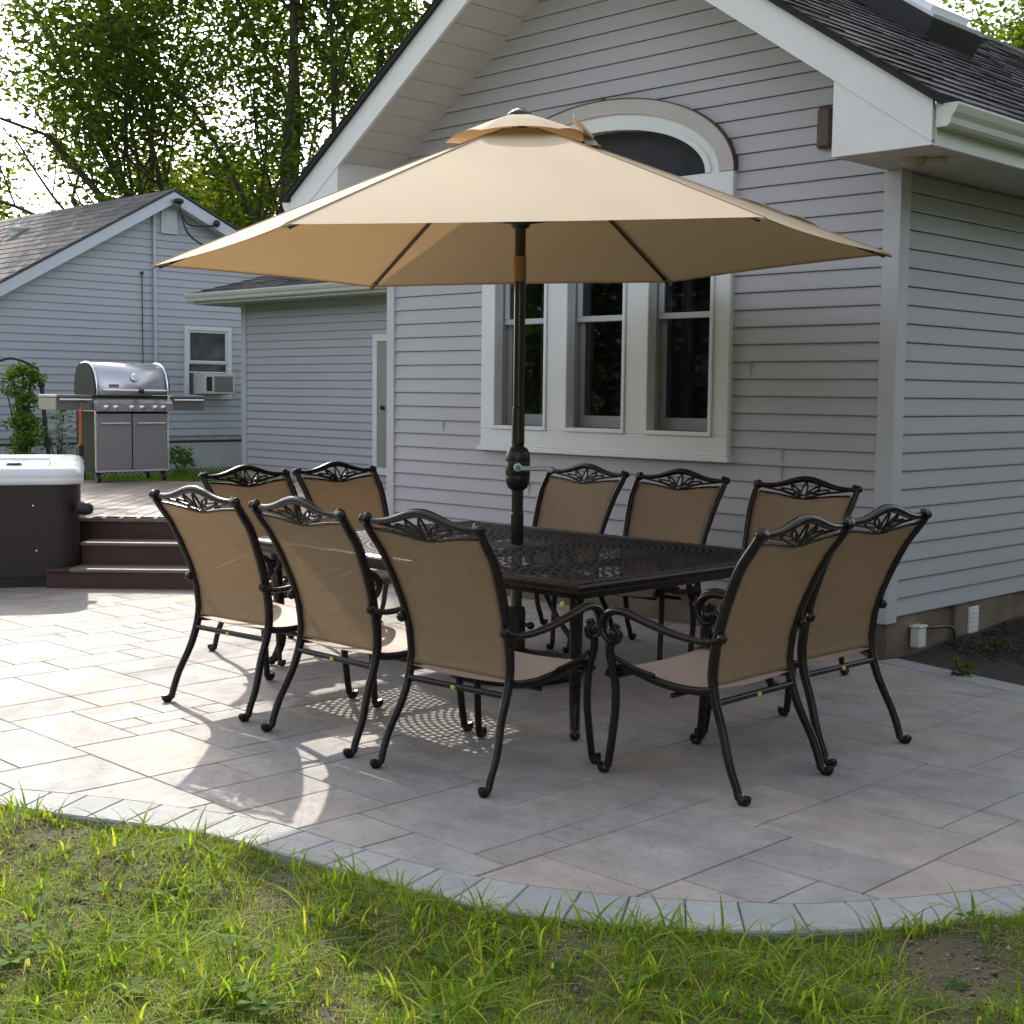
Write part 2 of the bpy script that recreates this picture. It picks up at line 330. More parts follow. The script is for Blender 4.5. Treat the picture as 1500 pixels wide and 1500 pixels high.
def slab(mb, poly, z, g, h, tint, ch=.004):
    cx = sum(p[0] for p in poly) / len(poly); cy = sum(p[1] for p in poly) / len(poly)
    if len(poly) < 3: return
    P1 = shrink(poly, cx, cy, g); P2 = shrink(poly, cx, cy, g + ch); n = len(poly)
    V = [(x, y, z - h) for x, y in P1] + [(x, y, z - ch) for x, y in P1] + [(x, y, z) for x, y in P2]
    Fc = [tuple(range(2 * n, 3 * n))]
    for i in range(n):
        j = (i + 1) % n; Fc += [(i, j, n + j, n + i), (n + i, n + j, 2 * n + j, 2 * n + i)]
    mb.add(V, Fc, False, tint)
random.seed(11)
m = MB(); U = .152; occ = {}; sizes = [(4, 3), (3, 4), (3, 3), (4, 2), (2, 4), (3, 2), (2, 3), (2, 2), (5, 3), (3, 5), (2, 1), (1, 2), (1, 1)]
wts = [9, 6, 6, 3, 2, 7, 6, 4, 1, .5, .6, .5, .3]
X0i, X1i, Y0i, Y1i = -82, 4, 0, 50
for j in range(Y0i, Y1i):
    for i in range(X0i, X1i):
        if (i, j) in occ: continue
        opts = []
        for (a, b), wt in zip(sizes, wts):
            if all((i + p, j + q) not in occ for p in range(a) for q in range(b)): opts.append(((a, b), wt))
        (a, b) = random.choices([o[0] for o in opts], [o[1] for o in opts])[0] if opts else (1, 1)
        for p in range(a):
            for q in range(b): occ[(i + p, j + q)] = 1
        pl = clip(region, (i * U, j * U), ((i + a) * U, (j + b) * U))
        if pl: slab(m, pl, 0., .0046, .03, random.random(), .003)
tag(m.build('patio_paving', PATIO), kind='structure')
m = MB(); m.add([(x, y, -.014) for x, y in [(p.x, p.y) for p in OUT] + back], [tuple(range(len(OUT) + len(back)))]); tag(m.build('patio_joints', JOINT), kind='structure')
# border course: skewed pavers along the curve
m = MB()
def arc(P):
    L = [0]
    for i in range(1, len(P)): L.append(L[-1] + (P[i] - P[i - 1]).length)
    return L
Li = arc(INN)
def atl(P, L, s):
    s = max(0, min(L[-1], s))
    for i in range(1, len(P)):
        if s <= L[i]: t = (s - L[i - 1]) / max(1e-9, L[i] - L[i - 1]); return P[i - 1].lerp(P[i], t)
    return P[-1]
Lo = arc(OUT); OD = [atl(OUT, Lo, Lo[-1] * i / 900) for i in range(901)]
def across(s):                                            # outer point on the normal through the inner curve
    p = atl(INN, Li, s); t = (atl(INN, Li, s + .06) - atl(INN, Li, s - .06)).normalized()
    return min(OD, key=lambda q: abs((q - p).dot(t)) + .3 * (q - p).length)
s = .02
while s < Li[-1] - .2:
    e = min(Li[-1], s + random.choice((.148, .155, .165)))
    a0, a1, b0, b1 = atl(INN, Li, s), atl(INN, Li, e), across(s), across(e)
    am, bm = atl(INN, Li, (s + e) / 2), across((s + e) / 2)
    slab(m, [(p.x, p.y) for p in (a0, am, a1, b1, bm, b0)], .002, .0025, .05, random.random(), .006); s = e
tag(m.build('patio_border', BORD), kind='structure')
# bluish border strip at the back right, and the soil bed along the wall
m = MB(); a = Vector((-4.04, 6.98)); b = Vector((-2.9, 6.72)); c = Vector((-1.2, 5.6))
bl = [a, a.lerp(b, .5), b, b.lerp(c, .33), b.lerp(c, .66), c, Vector((0.5, 4.2))]
for i in range(len(bl) - 1):
    p, q = bl[i], bl[i + 1]; d = (q - p).normalized(); nn = Vector((d.y, -d.x)) * -1
    if nn.y < 0: nn = -nn
    slab(m, [tuple(p), tuple(q), tuple(q + nn * .17), tuple(p + nn * .17)], .003, .003, .05, random.random() * .4, .006)
tag(m.build('back_border', BORD), kind='structure')
m = MB()
def bedz(x, y):
    return .0 + .02 * math.sin(x * 5.1 + y * 3) * math.sin(y * 4.3 - x) + .05 * max(0, min(1, (y - 7.4)))
m.grid(lambda u, v: (-4.10 + u * 9, 6.95 - u * 3.2 * 1.0 + .12 + v * (11 - 6.95 + u * 3.2), -.02 + bedz(-4.1 + u * 9, 7 + v * 4)), 60, 50)
tag(m.build('garden_bed', SOIL), kind='structure')
# foreground lawn ground with gentle relief
m = MB()
def lawnz(x, y):
    return -.014 + .012 * math.sin(x * 7.3 + y * 2.1) + .010 * math.sin(y * 9.1 - x * 3.3) + .006 * math.sin(x * 23 + y * 17)
OUTD = [(p.x, p.y) for p in OUT]
def lawnpt(u, v):
    x, y = -7 + u * 9.5, -1.5 + v * 6.5
    i = min(range(1, len(OUTD) - 1), key=lambda k: (OUTD[k][0] - x) ** 2 + (OUTD[k][1] - y) ** 2)
    tx, ty_ = OUTD[i + 1][0] - OUTD[i - 1][0], OUTD[i + 1][1] - OUTD[i - 1][1]; L_ = math.hypot(tx, ty_); sd_ = (tx * (y - OUTD[i][1]) - ty_ * (x - OUTD[i][0])) / L_
    return (x, y, lawnz(x, y) - max(0, min(1, (sd_ + .015) / .07)) * .09)
m.grid(lawnpt, 230, 170)
tag(m.build('lawn_ground', GROUND), kind='structure')
# raised lawn behind the deck
m = MB(); q = [ld(-13, 15.35), ld(1, 15.35), ld(1, 60), ld(-40, 60), ld(-40, 15.35)]
m.prism([(p.x, p.y, -.2) for p in q], (0, 0, .43)); tag(m.build('back_lawn', LAWNB), kind='structure')
# ================================================================ HOUSE
XR, XL, YF = -4.11, -8.6, 7.2; XC = -6.355; YB = 17.
ST = .107
PITCH = .665; ZE = 3.02; XE = -3.6; YO = 6.6
def rooftop(x): return ZE + PITCH * (XE - x) if x > XC else ZE + PITCH * (x - (2 * XC - XE))
house = thing('house', 'pale grey sided house with white gable trim, arched window and dark shingle roof', 'house', (XR, YF, 0))
HP = Vector((XR, YF, 0))
class HB(MB):
    def build(s, name, m_, parent=house, **k):
        off = HP if parent is house or parent is not None and getattr(parent, 'parent', None) is house else Vector()
        s.v = [(x - off.x, y - off.y, z - off.z) for x, y, z in s.v]; return MB.build(s, name, m_, parent, **k)
def siding(mb, org, u, L0, L1, z0, z1, out, step=ST, lap=.013):
    # org: point at z=0 of the wall line, u: unit direction along it, L0/L1: callables of z, out: outward normal
    u = Vector(u); out = Vector(out); org = Vector(org); z = z0; k = 0
    while z < z1 - 1e-4:
        zt = min(z + step, z1); a0, b0 = L0(z), L1(z); a1, b1 = L0(zt), L1(zt)
        if b0 - a0 > .01 or b1 - a1 > .01:
            if b1 < a1: a1 = b1 = (a1 + b1) / 2
            def P(a, zz, o): q = org + u * a + out * o; return (q.x, q.y, zz)
            t = random.random()
            hz = (zt - z)
            g_ = .0055; gi = .010
            V = [P(a0, z, -gi), P(b0, z, -gi), P(b0, z, lap), P(a0, z, lap), P(a0, z + hz * .1, lap * .99), P(b0, z + hz * .1, lap * .99), P(a1, zt - g_, .001), P(b1, zt - g_, .001), P(a1, zt - g_, -gi), P(b1, zt - g_, -gi), P(a1, zt, -gi), P(b1, zt, -gi)]
            mb.add(V, [(0, 1, 2, 3), (3, 2, 5, 4), (4, 5, 7, 6), (6, 7, 9, 8), (8, 9, 11, 10)], False, t)
        z = zt; k += 1
lam = lambda v: (lambda z: v)
# window bounds in wall plane
WX0, WX1, WZ0 = -7.50, -5.24, 1.09; AZ = 2.90
def archx(z):                                             # half width of arch trim at height z
    t = (z - AZ) / .60; return 1.13 * math.sqrt(max(0, 1 - t * t)) if t < 1 else 0
Z0 = .215
def gl(z):  # gable left/right limits at height z
    lim = (z + .172 - ZE) / PITCH; return (2 * XC - XE) + lim, XE - lim
fm = HB(); WCX = (WX0 + WX1) / 2
def Lg(z): return max(XL + .06, gl(z)[0] if z > 2.9 else -99)
def Rg(z): return min(XR - .09, gl(z)[1] if z > 2.9 else 99)
o = (0, YF, 0)
siding(fm, o, (1, 0, 0), Lg, Rg, Z0, WZ0 - .0001 - (WZ0 - Z0) % ST, (0, -1, 0))
zs = WZ0 - (WZ0 - Z0) % ST
NW = math.ceil((AZ - zs) / ST); ztop = zs + NW * ST
siding(fm, o, (1, 0, 0), Lg, lam(WX0 + .02), zs, ztop, (0, -1, 0)); siding(fm, o, (1, 0, 0), lam(WX1 - .02), Rg, zs, ztop, (0, -1, 0))
fm2z = ztop
siding(fm, o, (1, 0, 0), Lg, lambda z: WCX - max(0, archx(min(z + ST * .5, 3.6)) - .05), ztop, 3.5, (0, -1, 0))
siding(fm, o, (1, 0, 0), lambda z: WCX + max(0, archx(min(z + ST * .5, 3.6)) - .05), Rg, ztop, 3.5, (0, -1, 0))
zz = ztop
while zz < 3.5 - 1e-4: zz += ST
siding(fm, o, (1, 0, 0), Lg, Rg, 3.5, 4.72, (0, -1, 0))
# butt seams of siding panels
for (x, z) in ((-7.95, 1.17), (-7.02, .74), (-4.85, .96), (-4.85, 1.07), (-5.1, 1.6)):
    zq = Z0 + ST * round((z - Z0) / ST); fm.box((x, YF - .0145, zq + .012), (x + .0025, YF - .004, zq + ST - .004))
fw_ = fm.build('front_siding', SID)
sm_ = HB(); siding(sm_, (XR, YF, 0), (0, 1, 0), lam(.09), lam(YB - YF), Z0, 2.79, (1, 0, 0)); sm_.build('side_siding', SID)
b = HB(); b.bbox((XR - .09, YF - .022, Z0 - .035), (XR + .022, YF + .09, 2.79), .004); b.build('corner_post', TRIMG)
b = HB(); b.bbox((XL - .022, YF - .022, Z0 - .03), (XL + .07, YF + .09, 3.1), .004); b.build('corner_post', TRIMG)
# left side wall of the front block (runs back to the recessed wing)
b = HB(); siding(b, (XL, YF, 0), (0, 1, 0), lam(.09), lam(4.1), .45, 2.9, (-1, 0, 0)); b.build('side_siding', SID)
b = HB(); b.box((XR - .30, YF + .03, -.3), (XR - .03, YB, Z0 + .02)); b.box((XL + .03, YF + .03, -.3), (XR - .302, YF + .3, Z0 + .02)); 
b.box((XR - .03, YF + .02, -.3), (XR - .0, YF + .62, Z0 - .0)); b.build('foundation', FOUND)
b = HB(); b.box((XR - .03, 8.05, -.3), (XR - .0, 8.85, Z0 - .0)); b.box((XR - .03, 9.5, -.3), (XR, 12, Z0)); b.build('foundation_pier', FOUND)
b = HB(); b.bbox((XR - .03, 8.22, -.005), (XR + .015, 8.34, .175), .004)
for k in range(5): b.box((XR + .015, 8.24, .02 + k * .028), (XR + .02, 8.32, .035 + k * .028))
b.build('foundation_vent', PLASTW)
# rake boards, box returns, soffits
for sd in (1, -1):
    X = lambda x: XC + (x - XC) * sd if sd == -1 else x
    X = (lambda x: x) if sd == 1 else (lambda x: 2 * XC - x)
    b = HB(); fh = .215
    pl = [(X(XC), YO, ZE + PITCH * (XE - XC)), (X(XC), YO, ZE + PITCH * (XE - XC) - fh), (X(-4.19), YO, rooftop(-4.19) - fh), (X(XE + .0), YO, ZE - fh + .0), (X(XE), YO, ZE)]
    b.prism(pl, (0, .028, 0)); b.build('rake_board', TRIM)
    b = HB(); b.prism([(X(-4.19), YO + .006, rooftop(-4.19) - fh + .01), (X(-4.19), YO + .006, 2.79), (X(XE), YO + .006, 2.79), (X(XE), YO + .006, ZE - fh + .01)], (0, .022, 0))
    b.prism([(X(-4.19), YO + .028, 2.79), (X(-4.19), YO + .028, rooftop(-4.19) - .165), (X(-4.19), YF, rooftop(-4.19) - .165), (X(-4.19), YF, 2.79)], (.012 * sd, 0, 0)); b.build('box_return', TRIM)
    b = HB()
    xs = [XC + (-4.19 - XC) * t / 14 for t in range(15)]
    for i in range(14):
        a, c = xs[i], xs[i + 1] - .006; g = .0
        za, zc = rooftop(a) - .18, rooftop(c) - .18
        b.prism([(X(a), YO + .028, za), (X(c), YO + .028, zc), (X(c), YF + .02, zc), (X(a), YF + .02, za)], (0, 0, .012))
    b.build('rake_soffit', SOFF)
    b = HB(); b.box((min(X(-4.19), X(-4.178)) , YO + .03, 2.792), (max(X(-4.19), X(-4.178)), YF, 2.81))
    y = YO + .03; e1 = YB if sd == 1 else 11.
    while y < e1 - .1:
        x0_, x1_ = sorted((X(-4.19), X(XE - .012))); b.bbox((x0_, y, 2.790), (x1_, y + .080, 2.808), .008); y += .1
    x0_, x1_ = sorted((X(-4.19), X(XE - .012))); b.build('eave_soffit', SOFF); b = HB(); b.box((x0_, YO + .03, 2.803), (x1_, e1 - .1, 2.815)); b.build('soffit_gap_shade', mat('soffit_shadow_gap', (.12, .11, .10), .9))  # dark sheet: shade between the soffit boards put into its colour
    b = HB(); x0_, x1_ = sorted((X(XE - .012), X(XE + .012))); b.bbox((x0_, YO + .006 + .024, 2.785), (x1_, e1, 2.985), .003); b.build('eave_fascia', GUT)
    b = HB(); x = XE + .013; prof = [(0, .0), (0, -.115), (.065, -.115), (.078, -.10), (.085, -.07), (.105, -.045), (.12, -.012), (.12, .0), (.112, .0), (.108, -.01), (.095, -.04), (.075, -.065), (.068, -.095), (.058, -.105), (.008, -.105), (.008, 0)]
    b.prism([(X(x + p), YO + .02, 2.99 + q) for p, q in prof], (0, e1 - YO, 0))
    b.prism([(X(x + p), YO + .014, 2.99 + q) for p, q in prof[:8]], (0, .006, 0)); b.build('gutter', GUT)
def shingles(mb, x0, z0, x1, z1, ya, yb, out=.0, yfun=None):   # slope from eave (x0,z0) to ridge (x1,z1)
    L = math.hypot(x1 - x0, z1 - z0); n = int(L / .145) + 1; dx, dz = (x1 - x0) / L, (z1 - z0) / L; nx, nz = -dz * (1 if dx > 0 else -1), abs(dx)
    for i in range(n):
        s0, s1 = i * L / n, (i + 1) * L / n + .01
        y = ya - random.random() * .3
        while y < yb:
            w_ = random.uniform(.14, .36); y2 = min(y + w_, yb); yy = max(y, ya); 
            if y2 - yy > .01:
                th = .012 + random.random() * .008
                P = [(x0 + dx * s + nx * o_, yq, z0 + dz * s + nz * o_) for s, o_, yq in ((s0, 0, yy), (s0, 0, y2), (s0, th, y2), (s0, th, yy), (s1, .003, y2), (s1, .003, yy))]
                mb.add(P, [(0, 1, 2, 3), (3, 2, 4, 5), (0, 3, 5), (1, 4, 2)], False, random.random() ** 1.3)
            y = y2 + .003
for sd in (1, -1):
    X = (lambda x: x) if sd == 1 else (lambda x: 2 * XC - x)
    e1 = YB if sd == 1 else 12.
    b = HB(); xe = XE + .05
    b.prism([(X(xe), YO - .03, ZE - .033 - .004), (X(XC), YO - .03, rooftop(XC) - .002), (X(XC), YO - .03, rooftop(XC) + .03), (X(xe), YO - .03, ZE - .033 + .035)], (0, e1 - YO + .03, 0))
    shingles(b, X(xe), ZE - .033 + .036, X(XC), rooftop(XC) + .031, YO - .035, e1)
    b.build('roof', SHIN)
b = HB()
y = YO - .03
while y < YB:
    b.prism([(XC - .12, y, rooftop(XC) - .03), (XC, y, rooftop(XC) + .062), (XC + .12, y, rooftop(XC) - .03), (XC, y, rooftop(XC) + .035)], (0, .28, 0), tint=random.random()); y += .26
b.build('ridge_cap', SHIN)
# skylight standing on the right slope
sx0, sx1, sy0, sy1 = -5.0, -6.15, 8.98, 9.72
def sp(x, y, h): nn = Vector((PITCH, 0, 1)).normalized(); p = Vector((x, y, rooftop(x) + .03)) + nn * h; return p
b = HB()
def slopebox(b, xa, xb, ya, yb, h0, h1, tint=0.):
    V = [sp(xa, ya, h0), sp(xb, ya, h0), sp(xb, yb, h0), sp(xa, yb, h0), sp(xa, ya, h1), sp(xb, ya, h1), sp(xb, yb, h1), sp(xa, yb, h1)]
    b.add(V, [(0, 1, 2, 3), (4, 7, 6, 5), (0, 4, 5, 1), (1, 5, 6, 2), (2, 6, 7, 3), (3, 7, 4, 0)], False, tint)
slopebox(b, sx0, sx0 - .05, sy0, sy1, -.02, .16); slopebox(b, sx1 + .05, sx1, sy0, sy1, -.02, .16); slopebox(b, sx0 - .05, sx1 + .05, sy0, sy0 + .05, -.02, .16); slopebox(b, sx0 - .05, sx1 + .05, sy1 - .05, sy1, -.02, .16)
slopebox(b, sx0 + .05, sx1 - .05, sy0 - .08, sy0, -.02, .035)
SK = b.build('skylight', mat('dark_flashing', (.03, .027, .028), .45, .3))
b = HB(); slopebox(b, sx0 - .03, sx1 + .03, sy0 + .03, sy1 - .03, .155, .185); slopebox(b, sx0 - .10, sx1 + .10, sy0 + .10, sy1 - .10, .185, .225); b.build('skylight_pane', mat('pane_sky_sheen', (.80, .81, .84), .12, coat=.5), SK)  # near-white colour stands in for sky reflected in the pane
# ---- main window: three units under an arched light
W = HB()
fr0 = YF - .045
def frame_rect(b, x0, x1, z0, z1, t, y0, y1, bt=None, tt=None):
    bt = bt or t; tt = tt or t
    b.bbox((x0, y0, z0), (x1, y1, z0 + bt), .004); b.bbox((x0, y0, z1 - tt), (x1, y1, z1), .004)
    b.bbox((x0, y0, z0 + bt), (x0 + t, y1, z1 - tt), .004); b.bbox((x1 - t, y0, z0 + bt), (x1, y1, z1 - tt), .004)
WT = 2.93
ux = [(-7.375, -6.72), (-6.655, -5.995), (-5.93, -5.365)]
ux = [(gy(728, 560, YF).x, gy(807, 560, YF).x), (gy(833, 560, YF).x, gy(922, 560, YF).x), (gy(951, 560, YF).x, gy(1050, 560, YF).x)]
uz0, uz1 = 1.235, 2.55
# casing made of boards between the units
cx_ = [WX0, ux[0][0], ux[0][1], ux[1][0], ux[1][1], ux[2][0], ux[2][1], WX1]
for i in range(0, 8, 2): W.bbox((cx_[i], fr0, uz0), (cx_[i + 1], YF + .02, uz1), .005)
W.bbox((WX0, fr0, WZ0 + .02), (WX1, YF + .02, uz0), .005); W.bbox((WX0, fr0, uz1), (WX1, YF + .02, AZ), .005)
W.bbox((WX0 - .02, fr0 - .02, WZ0 - .015), (WX1 + .02, YF + .01, WZ0 + .02), .004)
win = W.build('window', TRIM)
SASHG = mat('sash_grey', (.26, .26, .27), .5)
for (a, c) in ux:
    b = HB(); frame_rect(b, a, c, uz0, uz1, .028, fr0 - .012, YF + .03); b.build('window_frame', TRIM, win)
    mid = 1.235 + (2.55 - 1.235) * .60 + .0
    mid = gy(880, 466, YF).z
    b = HB(); frame_rect(b, a + .028, c - .028, uz0 + .028, mid + .02, .05, YF + .075, YF + .10, bt=.085, tt=.038); b.build('sash', SASHG, win)
    b = HB(); frame_rect(b, a + .028, c - .028, mid - .02, uz1 - .028, .045, YF + .045, YF + .07, bt=.04); b.build('sash', TRIMG, win)
    b = HB(); b.box((a + .03, YF + .085, uz0 + .03), (c - .03, YF + .088, mid)); b.box((a + .03, YF + .056, mid), (c - .03, YF + .059, uz1 - .03)); b.build('pane', GLASS, win)
    b = HB(); b.box((a - .0, YF + .03, uz0 - .02), (a + .022, YF + .2, uz1)); b.box((c - .022, YF + .03, uz0 - .02), (c, YF + .2, uz1)); b.box((a, YF + .03, uz0 - .03), (c, YF + .2, uz0 + .012)); b.build('jamb', JAMB, win)
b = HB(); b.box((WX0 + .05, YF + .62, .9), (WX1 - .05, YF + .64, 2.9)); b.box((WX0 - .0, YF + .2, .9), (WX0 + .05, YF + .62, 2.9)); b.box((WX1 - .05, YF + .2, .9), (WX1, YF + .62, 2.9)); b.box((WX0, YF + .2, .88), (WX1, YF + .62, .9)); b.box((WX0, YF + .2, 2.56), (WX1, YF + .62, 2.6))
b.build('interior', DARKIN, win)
b = HB()
for (a, c) in ((ux[0][0] + .12, ux[0][1] - .05), (ux[1][0] + .36, ux[1][1] - .06), (ux[2][0] + .0, ux[2][0] + .10)):
    b.grid(lambda u, v: (a + u * (c - a), YF + .34 + .03 * math.sin(u * 30), .95 + v * 1.6), 40, 2)
b.build('curtain', CURT, win)
# arched light
def ell(rx, rz, a): return (WCX + rx * math.cos(a), AZ + rz * math.sin(a))
NA = 40
def ring(b, r0, r1, h0, h1, y0, y1):
    for i in range(NA):
        a0, a1 = math.pi * i / NA, math.pi * (i + 1) / NA
        P = [ell(r0, h0, a0), ell(r1, h1, a0), ell(r1, h1, a1), ell(r0, h0, a1)]
        V = [(x, y0, z) for x, z in P] + [(x, y1, z) for x, z in P]
        b.add(V, [(0, 1, 2, 3), (1, 5, 6, 2), (0, 3, 7, 4)], False)
b = HB(); ring(b, 1.135, 1.02, .565, .47, YF - .05, YF + .03); b.build('arch_trim', ARCHT, win)
b = HB(); ring(b, 1.143, 1.135, .573, .565, YF - .054, YF + .01); b.build('arch_edge', BROWNP, win)
b = HB(); ring(b, 1.02, .93, .47, .385, YF - .035, YF + .03); ring(b, .955, .915, .40, .365, YF - .05, YF + .03); b.build('arch_frame', TRIM, win)
b = HB(); P = [ell(.93, .375, math.pi * i / NA) for i in range(NA + 1)]; b.add([(x, YF - .02, z) for x, z in P], [tuple(range(NA + 1))]); b.build('arch_pane', GLASS, win)
b = HB(); P = [ell(1.0, .46, math.pi * i / NA) for i in range(NA + 1)]; b.add([(x, YF + .08, z) for x, z in P], [tuple(range(NA + 1))]); b.build('arch_interior', DARKIN, win)
# bits on the house
b = HB(); q = gy(1213, 190, YF - .0); 
b.bbox((q.x - .055, YF - .05, q.z - .115), (q.x + .05, YF - .01, q.z + .13), .03); b.build('wall_lamp', BROWNP)
b = HB(); q = gz(1338, 232, 2.79); b.ball((q.x, q.y, 2.79), .075, 14, (1, 1, .75)); b.tube([(q.x, q.y, 2.785), (q.x + .12, q.y + .04, 2.78)], .016, 8); b.ball((q.x + .14, q.y + .05, 2.775), .03, 10); b.build('eave_lamp', mat('aged_cream_plastic', (.42, .38, .29), .6, var=.2, scale=9))
# recessed wing
YW = 11.2; wl = gy(357, 600, YW).x; b = HB(); 
siding(b, (0, YW, 0), (1, 0, 0), lam(wl + .09), lam(XL + .1), .25, 2.72, (0, -1, 0)); b.build('wing_siding', SID)
b = HB(); siding(b, (wl, YW, 0), (0, 1, 0), lam(.1), lam(4.), .25, 2.72, (-1, 0, 0)); b.build('wing_side_siding', SID)
b = HB(); b.bbox((wl - .022, YW - .024, .2), (wl + .09, YW + .09, 2.72), .004); b.build('corner_post', TRIMG)
gl0 = gz(287, 440, 2.72); ex0 = gy(286, 440, YW - .45).x
b = HB(); b.box((ex0, YW - .45, 2.70), (XL, YW, 2.715)); b.box((ex0, YW, 2.70), (wl, YW + 5, 2.715)); b.build('wing_soffit', SOFF)
b = HB(); b.bbox((ex0 - .02, YW - .47, 2.69), (XL - .02, YW - .45, 2.84), .003); b.bbox((ex0 - .04, YW - .45, 2.69), (ex0 - .02, YW + 5, 2.84), .003); b.build('wing_fascia', GUT)
b = HB(); prof = [(0, 0), (0, -.11), (-.065, -.11), (-.078, -.095), (-.085, -.07), (-.105, -.045), (-.12, -.012), (-.12, 0), (-.1, 0), (-.095, -.03), (-.06, -.095), (-.01, -.1), (-.01, 0)]
b.prism([(ex0 - .08, YW - .472 + p, 2.835 + q) for p, q in prof], (XL - ex0 + .05, 0, 0)); b.build('wing_gutter', GUT)
b = HB(); RZ = 3.62; RY = YW + 2.0; hx = ex0 + 1.5
eave, rid = 2.83, RZ
nrow = 16
for i in range(nrow):
    t0, t1 = i / nrow, (i + 1) / nrow + .004
    y0, y1 = YW - .55 + (RY - YW + .55) * t0, YW - .55 + (RY - YW + .55) * t1
    z0, z1 = eave + (rid - eave) * t0, eave + (rid - eave) * t1
    xs0 = ex0 - .03 + (hx - ex0) * t0; xs1 = ex0 - .03 + (hx - ex0) * t1
    x = xs0; first = True
    while x < XL + .0:
        x2 = min(XL, x + random.uniform(.15, .4)); th = .015
        V = [(x, y0, z0), (x2, y0, z0), (x2, y0, z0 + th), (x, y0, z0 + th), (x2, y1, z1 + .003), ((xs1 if first else x), y1, z1 + .003)]
        b.add(V, [(0, 1, 2, 3), (3, 2, 4, 5)], False, random.random() ** 1.3); x = x2 + .004; first = False
b.add([(ex0 - .05, YW - .55, eave), (hx, RY, rid), (ex0 - .05, YW + 5, eave)], [(0, 1, 2)], False, .3)
b.build('wing_roof', SHIN)
dq = gy(549, 490, YW); b = HB(); dx0 = dq.x; dz1 = dq.z
frame_rect(b, dx0, dx0 + 1.1, .45, dz1, .09, YW - .04, YW + .0); DR = b.build('door_frame', TRIM)
b = HB(); b.bbox((dx0 + .09, YW - .03, .45), (dx0 + 1.0, YW - .012, dz1 - .09), .004); dd = b.build('door', mat('door_tan_grey', (.30, .28, .26), .5)); 
b = HB(); b.ball((dx0 + .22, YW - .06, 1.3), .03, 10); b.build('door_handle', BLACKP, DR)
# things at the foot of the right wall
fa = thing('faucet_box', 'small white weathered outlet box beside the foundation with a dark pipe', 'outlet box', (XR + .05, 7.50, .0)); fa.scale = (.72, .72, .8)
b = MB(); b.bbox((-.04, -.06, .02), (.04, .06, .17), .006); b.build('housing', PLASTW, fa)
b = MB(); b.bbox((-.05, -.07, .17), (.05, .07, .185), .004); b.build('lid', PLASTW, fa)
b = MB(); b.tube(spline([(.0, .07, .15), (.02, .25, .145), (.0, .42, .13), (.03, .55, .10), (.03, .56, -.03)], 5), .012, 8); b.build('pipe', BLACKP, fa)
# ================================================================ NEIGHBOUR HOUSE
NX = -19.5
nb = thing('neighbour_house', 'pale blue grey sided house with gable end and faded shingle roof beyond the fence', 'house', (NX, 11.7, 0))
class NB(MB):
    def build(s, name, m_, parent=nb, **k):
        s.v = [(x - NX, y - 11.7, z) for x, y, z in s.v]; return MB.build(s, name, m_, parent, **k)
pk = gx(243, 281, NX); la = gx(0, 409, NX); ra = gx(345, 345, NX)
ml = (pk.z - la.z) / (pk.y - la.y); mr_ = (pk.z - ra.z) / (ra.y - pk.y); ym = pk.y
yl, yr = ym - 4.1, ym + 4.1
def nt_(y): return pk.z - .07 - (ym - y) * ml if y < ym else pk.z - .07 - (y - ym) * mr_
b = NB(); NS = .118
def nL(z): return max(yl, ym - (pk.z - .05 - z) / ml)
def nR(z): return min(yr, ym + (pk.z - .05 - z) / mr_)
siding(b, (NX, 0, 0), (0, 1, 0), nL, nR, .76, pk.z - .06, (1, 0, 0), NS, .014); b.build('gable_siding', SIDN)
b = NB(); b.box((NX - 6, yl, 0), (NX - .02, yr, .76)); b.build('foundation', mat('pale_foundation', (.42, .44, .46), .8, var=.15, scale=4))
for sgn, ye, mm in ((-1, yl - .3, ml), (1, yr + .3, mr_)):
    ze = pk.z - abs(ye - ym) * mm
    b = NB(); b.prism([(NX + .22, ye, ze - .02), (NX + .22, ym, pk.z - .02), (NX + .22, ym, pk.z - .2), (NX + .22, ye, ze - .2)], (.03, 0, 0)); b.build('rake_board', mat('pale_blue_trim', (.58, .63, .70), .5))
    b = NB(); b.prism([(NX, ye, ze - .17), (NX, ym, pk.z - .17), (NX, ym, pk.z - .16), (NX, ye, ze - .16)], (.23, 0, 0)); b.build('rake_soffit', TRIM)
    b = NB(); b.prism([(NX - 12, ye, ze), (NX - 12, ym, pk.z), (NX - 12, ym, pk.z + .02), (NX - 12, ye, ze + .02)], (12.28, 0, 0))
    n = 22
    for i in range(n):
        t0, t1 = i / n, (i + 1) / n; y0, z0, y1, z1 = ye + (ym - ye) * t0, ze + (pk.z - ze) * t0, ye + (ym - ye) * t1, ze + (pk.z - ze) * t1
        x = NX - 12
        while x < NX + .28:
            x2 = min(NX + .28, x + random.uniform(.25, .6)); b.add([(x, y0, z0 + .022), (x2, y0, z0 + .022), (x2, y0, z0 + .036), (x, y0, z0 + .036), (x2, y1, z1 + .025), (x, y1, z1 + .025)], [(0, 1, 2, 3), (3, 2, 4, 5)], False, random.random()); x = x2 + .006
    b.build('roof', SHINN)
q = gx(150, 291, NX - 0); b = NB(); vx = NX - 3.2; vy = ym - .9; vz = pk.z - .9 * ml + .03
b.lathe([(.12, -.06), (.12, .02), (.2, .05), (.2, .09), (0, .12)], 12, (vx, vy, vz)); b.build('roof_vent', TRIM)
